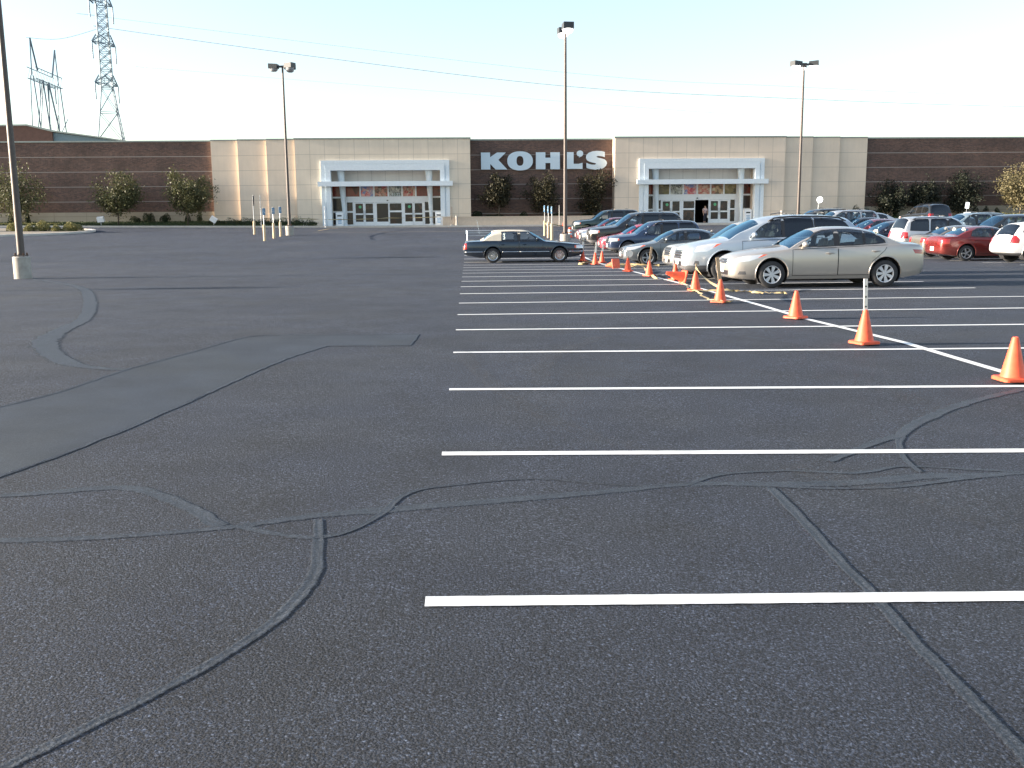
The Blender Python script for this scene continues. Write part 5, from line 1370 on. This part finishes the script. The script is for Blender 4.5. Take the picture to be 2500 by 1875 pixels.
    if vinyl:
        z0=.965*sz
        fs=cut(bm,[(Vector((0,0,z0)),Vector((0,0,-1))),(Vector((cab[1]-.02,0,0)),Vector((-1,0,0))),(Vector((cab[3]+.05,0,0)),Vector((1,0,0)))])
        if fs: add('vinyl_roof',bm_mesh(split(bm,fs),'vinyl_roof',[M['vinyl']],sh))
        mb=MB(); mb.tube([(cab[3]+.05-sh,.5,1.0),(cab[3]+.2-sh,.52,1.85)],.006,5); add('aerial',mb.mesh('aerial',M['chrome']))
    # wheels
    tr=Wd-.125
    hub,ty,rim=wheel_meshes(wr,wheel)
    for cx in wx:
        for s in (-1,1):
            i=add('wheel',hub,(cx-sh,s*tr,wr,0 if s<0 else math.pi)); add('tyre',ty,(0,0,0),i); add('rim',rim,(0,0,0),i)
    # mirrors
    mx,mz=S['mirror']
    for s in (-1,1):
        p,_n=hit(mx*sx,mz*sz-.015,s,0)
        if p:
            mb=MB(); mb.ball((p.x-sh+.02,p.y+s*.13,p.z+.065),(.075,.115,.072),14,10); mb.tube([(p.x-sh,p.y-s*.01,p.z),(p.x-sh+.01,p.y+s*.08,p.z+.03)],.028,8); add('mirror',('P',mb.mesh('mirror',[],sm=True)))
    # roof rack
    if rack:
        for s in (-1,1):
            pts=[]
            for k in range(13):
                x=cab[1]+.25+(cab[2]-cab[1]-.35)*k/12; y=s*(yb_at(x)-.07); r=bvh.ray_cast(Vector((x,y,3)),Vector((0,0,-1)))
                if r[0]: pts.append((x-sh,y,r[0].z+(.055 if 0<k<12 else -.01)))
            mb=MB(); mb.tube(pts,.022,8); add('roof_rail',mb.mesh('roof_rail',M['trim'],sm=True))
        for q in (.3,.72):
            x=cab[1]+(cab[2]-cab[1])*q; y=yb_at(x)-.07; zt_=pchip(top,x); mb=MB(); mb.tube([(x-sh,-y,zt_+.035),(x-sh,0,zt_+.06),(x-sh,y,zt_+.035)],.016,6); add('roof_crossbar',mb.mesh('roof_crossbar',M['trim'],sm=True))
    # interior
    zf=.36 if kind in('camry','sedan','cadillac') else .55
    bz=pchip(belt,cab[0]+.3); st=M[seat]
    mb=MB(); rbox(mb,cab[0]+.25-sh,cab[0]+.75-sh,-Wd*.78,Wd*.78,bz-.35,bz+.02,.05); mb.box(cab[0]-.1-sh,cab[3]-.2-sh,-Wd*.8,Wd*.8,zf-.1,zf); mb.box(cab[3]-.35-sh,cab[3]-.2-sh,-Wd*.72,Wd*.72,zf,bz-.02); add('interior_trim',mb.mesh('interior_trim',M['interior']))
    sxp=cab[0]+1.20*sx
    def seatm(x,y,w,nm):
        mb=MB(); mb.v=[]; rbox(mb,x-.45,x+.08,y-w,y+w,zf+.08,zf+.30,.05)
        k=len(mb.v); rbox(mb,-.08,.06,y-w,y+w,0,.56,.05); mb.xf(Matrix.Translation((x+.03,0,zf+.26))@Matrix.Rotation(R(14),4,'Y'),k)
        for yy in ((y,) if w<.4 else (y-.4,y+.4)):
            k=len(mb.v); rbox(mb,-.05,.05,yy-.13,yy+.13,.58,.78,.045); mb.xf(Matrix.Translation((x+.04,0,zf+.26))@Matrix.Rotation(R(14),4,'Y'),k)
        return mb.mesh(nm,st,sm=True,angle=.8)
    for yy in (-.36,.36): add('seat',seatm(sxp-sh,yy,.24,'seat'))
    add('rear_seat',seatm(sxp+.92*sx-sh,0,Wd*.62,'rear_seat'))
    mb=MB(); c=Vector((cab[0]+.78-sh,-.36,bz+.0)); n=16; pts=[]
    for k in range(n+1):
        a=2*math.pi*k/n; v=Vector((0,.18*math.cos(a),.18*math.sin(a))); v.rotate(Matrix.Rotation(R(-25),3,'Y')); pts.append(c+v)
    mb.tube(pts,.014,6,cap=False); add('steering_wheel',mb.mesh('steering_wheel',M['trim'],sm=True))
    # body last
    for f in bm.faces: f.smooth=True
    for e in bm.edges:
        if len(e.link_faces)==2 and e.calc_face_angle(0)>.9: e.smooth=False
    me=bm_mesh(bm,'body',[],sh); parts[body_i]=('body',('P',me),(0,0,0),-1)
    _proto[key]=parts; return parts
_painted={}
def car(x,y,kind,paint,label,cat='car',face=-1,near=True,dz=0,**kw):
    """x: X of the car centre, y: Y of the car centre; face -1 nose toward -X, +1 nose toward +X"""
    parts=car_parts(kind,**kw)
    z=g(x,y)+dz; sl=math.atan((g(x,y+1)-g(x,y-1))/2)
    root=empty('parked_'+('suv' if kind in('suv','crossover') else 'car'),(x,y,z),0,label,cat,'vehicles parked in the lot')
    rz=0 if face==-1 else math.pi if face==1 else face
    root.rotation_euler=(sl if face==-1 else -sl,0,rz)
    objs=[]
    for n,m,l,p in parts:
        if isinstance(m,tuple):
            k=(m[1].name,paint)
            if k not in _painted:
                c=m[1].copy(); c.materials.clear(); c.materials.append(M[paint]); _painted[k]=c
            me=_painted[k]
        else: me=m
        o=link(n,me,root if p<0 else objs[p]); o.location=l[:3]
        if len(l)>3: o.rotation_euler=(0,0,l[3])
        objs.append(o)
    return root
for n,c,mt,rg_ in (('p_beige',(.47,.435,.395),.5,.30),('p_silverblue',(.44,.50,.56),.45,.28),('p_gold',(.50,.46,.40),.4,.3),('p_gray',(.13,.15,.165),.45,.3),('p_navy',(.022,.045,.10),.35,.25),('p_redpink',(.45,.03,.06),.2,.25),('p_black',(.010,.012,.015),.2,.2),('p_silver',(.50,.52,.54),.5,.3),('p_maroon',(.16,.02,.035),.3,.25),('p_green',(.012,.035,.040),.3,.25),('p_teal',(.005,.020,.042),.25,.22),('p_red',(.17,.012,.010),.3,.25),('p_taupe',(.17,.15,.125),.45,.3),('p_white',(.80,.80,.80),.0,.3),('p_darknavy',(.010,.014,.035),.25,.22),('p_lightblue',(.30,.38,.42),.4,.3)):
    M[n]=m_carpaint(n.replace('p_','paint '),c,mt,rg_)
XN=6.33
def L_(x,L,face=-1): return x+L/2
# left row, noses to the left
car(L_(6.33,4.8),24.15,'camry','p_beige','beige sedan with silver wheel covers, nearest parked vehicle',wheel='cover',seat='seatB')
car(L_(5.85,5.15),27.2,'crossover','p_silverblue','pale blue silver crossover with dark rear glass beside the beige sedan','SUV',rack=True,tintrear=True,seat='seatB')
car(L_(6.1,4.8),29.95,'suv','p_gold','gold crossover with a black hood guard behind the silver blue crossover','SUV',L=4.8,H=1.66,seat='seatG',bra=True)
car(L_(6.15,4.75),39.4,'sedan','p_gray','dark grey sedan behind the empty stalls, next to the blue crossover',wheel='five')
car(L_(6.8,4.6),47.9,'suv','p_navy','navy blue SUV with roof bars, right of the far cones','SUV',H=1.70,rack=True,tintrear=True)
car(L_(6.75,4.3),50.6,'sedan','p_redpink','bright pinkish red small car almost hidden behind the navy blue SUV',L=4.3,H=1.42)
car(L_(6.5,5.2),53.3,'suv','p_black','large black SUV with dark glass in the left row','SUV',L=5.2,W=1.0,H=1.95,rack=True,tintrear=True)
car(L_(6.4,4.7),56.2,'sedan','p_silver','silver car with its nose beside the lamp base and black SUV',L=4.7)
car(L_(6.45,4.6),58.9,'sedan','p_maroon','maroon car with its nose just right of the lamp base',L=4.6,H=1.50)
car(L_(7.4,4.9),69.6,'suv','p_green','dark green black SUV farthest away in the left row','SUV',L=4.9,H=1.78,rack=True,tintrear=True)
# lone sedan nose to the right
car(2.42,43.95,'cadillac','p_teal','dark blue green sedan with cream vinyl roof standing alone',face=1,wheel='wire',vinyl=True)
# right double row, tails to the left
car(20.95+2.3,37.9,'crossover','p_white','white crossover seen from behind, cut by the right image edge','SUV',face=1,L=4.6,W=.92,H=1.62)
car(19.75+2.3,41.0,'sedan','p_red','red sedan seen from its left rear quarter',face=1,L=4.58,H=1.45,wheel='five',seat='seatB')
car(20.3+2.4,43.8,'sedan','p_taupe','taupe grey sedan behind the red sedan',face=1,L=4.8)
car(20.5+2.45,46.5,'suv','p_silver','silver SUV with red tail lamps and roof rails, beyond the taupe sedan','SUV',face=1,L=4.9,W=.95,H=1.82,rack=True,tintrear=True)
car(19.9+2.35,50.9,'sedan','p_darknavy','very dark navy sedan with its windscreen toward the beige sedan tail',L=4.7)
car(20.3+2.3,53.8,'sedan','p_maroon','dark maroon sedan roof between two dark sedans behind the beige sedan',L=4.6)
car(20.7+2.3,56.7,'sedan','p_black','low black sedan directly behind the silver blue crossover tail',L=4.6)
car(19.3+2.35,60.6,'suv','p_black','black SUV roof with rails left of the lamp post behind the crossover','SUV',L=4.7,H=1.88,rack=True)
car(19.6+2.5,58.2,'suv','p_silver','silver white SUV roof with rails just above the silver blue crossover','SUV',L=5.0,H=1.84,rack=True)
car(26.9+2.35,73.2,'sedan','p_white','white sedan seen side on in front of the tan panels',L=4.7)
car(24.9+2.35,66.2,'sedan','p_silver','pale silver sedan with a bright windscreen right of the white sedan',L=4.7,H=1.5)
car(26.6+2.3,57.6,'sedan','p_navy','dark blue sedan roof between the pale silver sedan and the blue van',L=4.6)
car(25.7+2.4,54.6,'suv','p_lightblue','pale blue SUV roof behind the silver SUV','SUV',L=4.8,H=1.72,rack=True)
car(26.3+2.5,51.9,'suv','p_black','long black SUV roof right of the silver SUV','SUV',L=4.9,H=1.72)
car(26.2+2.3,49.0,'sedan','p_silver','silver sedan roof beyond the red sedan roof',L=4.6,H=1.46)
car(25.0+2.4,43.2,'crossover','p_teal','dark teal vehicle with a large sunlit windscreen beside the white crossover','SUV',L=4.8,H=1.68)
car(22.9,63.6,'sedan','p_black','black car low roof left of the white sedan',L=4.6,H=1.46)
# black SUV driving away
r_car=car(35.6,75.5,'suv','p_black','black SUV seen from directly behind in the lane',cat='SUV',face=R(-90)+0.0,L=4.9,W=.98,H=1.92,rack=True,dark=True)
r_car.rotation_euler=(0,0,R(-86)); r_car['group']='vehicles parked in the lot'

# ------------------------------------------------------------------ person leaving the right entrance
def skin_mesh(name,verts,edges,radii,mat,sub=2):
    me=bpy.data.meshes.new(name); me.from_pydata(verts,edges,[]); o=bpy.data.objects.new(name,me); COL.objects.link(o)
    sk=o.modifiers.new('s','SKIN'); sk.use_smooth_shade=True
    for i,rr in enumerate(radii): me.skin_vertices[0].data[i].radius=(rr,rr) if not isinstance(rr,tuple) else rr
    me.skin_vertices[0].data[0].use_root=True
    if sub: 
        s=o.modifiers.new('u','SUBSURF'); s.levels=sub; s.render_levels=sub
    bpy.context.view_layer.update()
    m2=bpy.data.meshes.new_from_object(o.evaluated_get(bpy.context.evaluated_depsgraph_get())); m2.name=name
    bpy.data.objects.remove(o); bpy.data.meshes.remove(me)
    m2.materials.clear(); m2.materials.append(mat)
    for p in m2.polygons: p.use_smooth=True
    return m2
V=[(0,0,.93),(0,0,1.08),(0,-.01,1.25),(0,0,1.38),(0,-.01,1.46),(0,-.03,1.53),(0,-.035,1.60),
   (-.09,0,.88),(-.10,-.06,.50),(-.10,.03,.10),(-.10,-.10,.04),
   (.09,0,.88),(.10,.10,.50),(.10,.22,.12),(.10,.12,.05),
   (-.17,0,1.36),(-.22,.04,1.10),(-.21,-.10,.88),(.17,0,1.36),(.23,-.02,1.10),(.24,-.08,.84)]
Ed=[(0,1),(1,2),(2,3),(3,4),(4,5),(5,6),(0,7),(7,8),(8,9),(9,10),(0,11),(11,12),(12,13),(13,14),(3,15),(15,16),(16,17),(3,18),(18,19),(19,20)]
Rd=[.14,.13,.15,.10,.05,.085,.09,.095,.058,.038,.04,.095,.058,.038,.04,.055,.042,.03,.055,.042,.03]
# hands with five fingers each
for (w_,s) in ((17,-1),(20,1)):
    bx,by,bz_=V[w_]; V.append((bx,by-.02,bz_-.07)); Rd.append(.028); Ed.append((w_,len(V)-1)); palm=len(V)-1
    for k,(dy_,ln) in enumerate(((-.03,.06),(-.012,.075),(.008,.08),(.026,.07))):
        V.append((bx,by-.02+dy_,bz_-.11)); Rd.append(.010); Ed.append((palm,len(V)-1)); V.append((bx-s*.012,by-.02+dy_,bz_-.11-ln*.6)); Rd.append(.008); Ed.append((len(V)-2,len(V)-1))
    V.append((bx,by-.07,bz_-.06)); Rd.append(.011); Ed.append((palm,len(V)-1)); V.append((bx,by-.085,bz_-.10)); Rd.append(.009); Ed.append((len(V)-2,len(V)-1))
px,py=(22.25+.72,94.75)
per=empty('person',(px,py,1.405),R(8),'person in plaid shirt and dark trousers walking out of the open right door','person')
link('body',skin_mesh('body',V,Ed,Rd,M['skin'],1),per)
link('shirt',skin_mesh('shirt',[(0,0,.90),(0,0,1.08),(0,-.01,1.25),(0,0,1.38),(-.17,0,1.37),(-.22,.035,1.14),(.17,0,1.37),(.23,-.015,1.14)],[(0,1),(1,2),(2,3),(3,4),(4,5),(3,6),(6,7)],[.165,.15,.165,.11,.07,.058,.07,.058],M['shirt']),per)
link('trousers',skin_mesh('trousers',[(0,0,.95),(-.09,0,.86),(-.10,-.055,.50),(-.10,.02,.16),(.09,0,.86),(.10,.10,.50),(.10,.20,.18)],[(0,1),(1,2),(2,3),(0,4),(4,5),(5,6)],[.15,.11,.078,.062,.11,.078,.062],M['trousers']),per)
link('hair',skin_mesh('hair',[(0,.0,1.64),(0,.03,1.58),(0,.05,1.50)],[(0,1),(1,2)],[.10,.098,.07],M['hair']),per)
mb=MB(); mb.ball((-.03,-.122,1.61),.011,8,6); mb.ball((.03,-.122,1.61),.011,8,6); mb.tube([(-.025,-.118,1.545),(.025,-.118,1.545)],.006,5); mb.build('face_features',M['dark'],per,sm=True)
mb=MB(); mb.ball((0,-.128,1.58),(.014,.02,.02),8,6); mb.build('nose',M['skin'],per,sm=True)
mb=MB(); rbox(mb,.20,.36,-.14,.02,.48,.74,.02); o=mb.build('shopping_bag',M['plate']); o.location=(px,py,1.405); tag(o,'pale shopping bag held by the person in the right doorway','bag')
# ------------------------------------------------------------------ camera, light, sky
cam=bpy.data.cameras.new('camera'); co=bpy.data.objects.new('camera',cam); COL.objects.link(co); SC.camera=co
yaw=R(2.48); pitch=R(9.44); roll=.0083
f=Vector((math.sin(yaw)*math.cos(pitch),math.cos(yaw)*math.cos(pitch),-math.sin(pitch)))
r0=Vector((math.cos(yaw),-math.sin(yaw),0)); u0=r0.cross(f)
r_=r0*math.cos(roll)-u0*math.sin(roll); u_=u0*math.cos(roll)+r0*math.sin(roll)
co.matrix_world=Matrix(((r_.x,u_.x,-f.x,0),(r_.y,u_.y,-f.y,0),(r_.z,u_.z,-f.z,1.62),(0,0,0,1)))
cam.sensor_width=36; cam.lens=36*2100/2212; cam.clip_start=.05; cam.clip_end=6000
SEL=R(11.5); SAZ=R(-91.0)
w=bpy.data.worlds.new('World'); SC.world=w; w.use_nodes=True; nt=w.node_tree; bg=nt.nodes['Background']
sky=nt.nodes.new('ShaderNodeTexSky'); sky.sky_type='NISHITA'; sky.sun_disc=False; sky.sun_elevation=SEL; sky.sun_rotation=SAZ
sky.air_density=1.0; sky.dust_density=1.0; sky.ozone_density=1.2
SKYMUL=2.55
g1=nt.nodes.new('ShaderNodeGamma'); g1.inputs[1].default_value=1.0
mx=nt.nodes.new('ShaderNodeMix'); mx.data_type='RGBA'; mx.blend_type='MULTIPLY'; mx.inputs[0].default_value=1
mx.inputs[7].default_value=(SKYMUL,SKYMUL,SKYMUL*1.02,1)
hs=nt.nodes.new('ShaderNodeHueSaturation'); hs.inputs['Saturation'].default_value=.82; nt.links.new(sky.outputs[0],hs.inputs['Color']); nt.links.new(hs.outputs[0],mx.inputs[6])
nt.links.new(mx.outputs[2],bg.inputs[0])
bg.inputs[1].default_value=.15
sun=bpy.data.lights.new('sun','SUN'); sun.energy=16.5; sun.angle=R(.5); sun.color=(1.0,.88,.74)
so=bpy.data.objects.new('sun',sun); COL.objects.link(so)
sd=Vector((math.sin(SAZ)*math.cos(SEL),math.cos(SAZ)*math.cos(SEL),math.sin(SEL)))
so.rotation_euler=sd.to_track_quat('Z','Y').to_euler(); so.location=(-40,0,40)
SC.view_settings.view_transform='Standard'; SC.view_settings.look='None'; SC.view_settings.exposure=0; SC.view_settings.gamma=1
SC.cycles.max_bounces=8; SC.cycles.transparent_max_bounces=12; SC.cycles.use_denoising=True
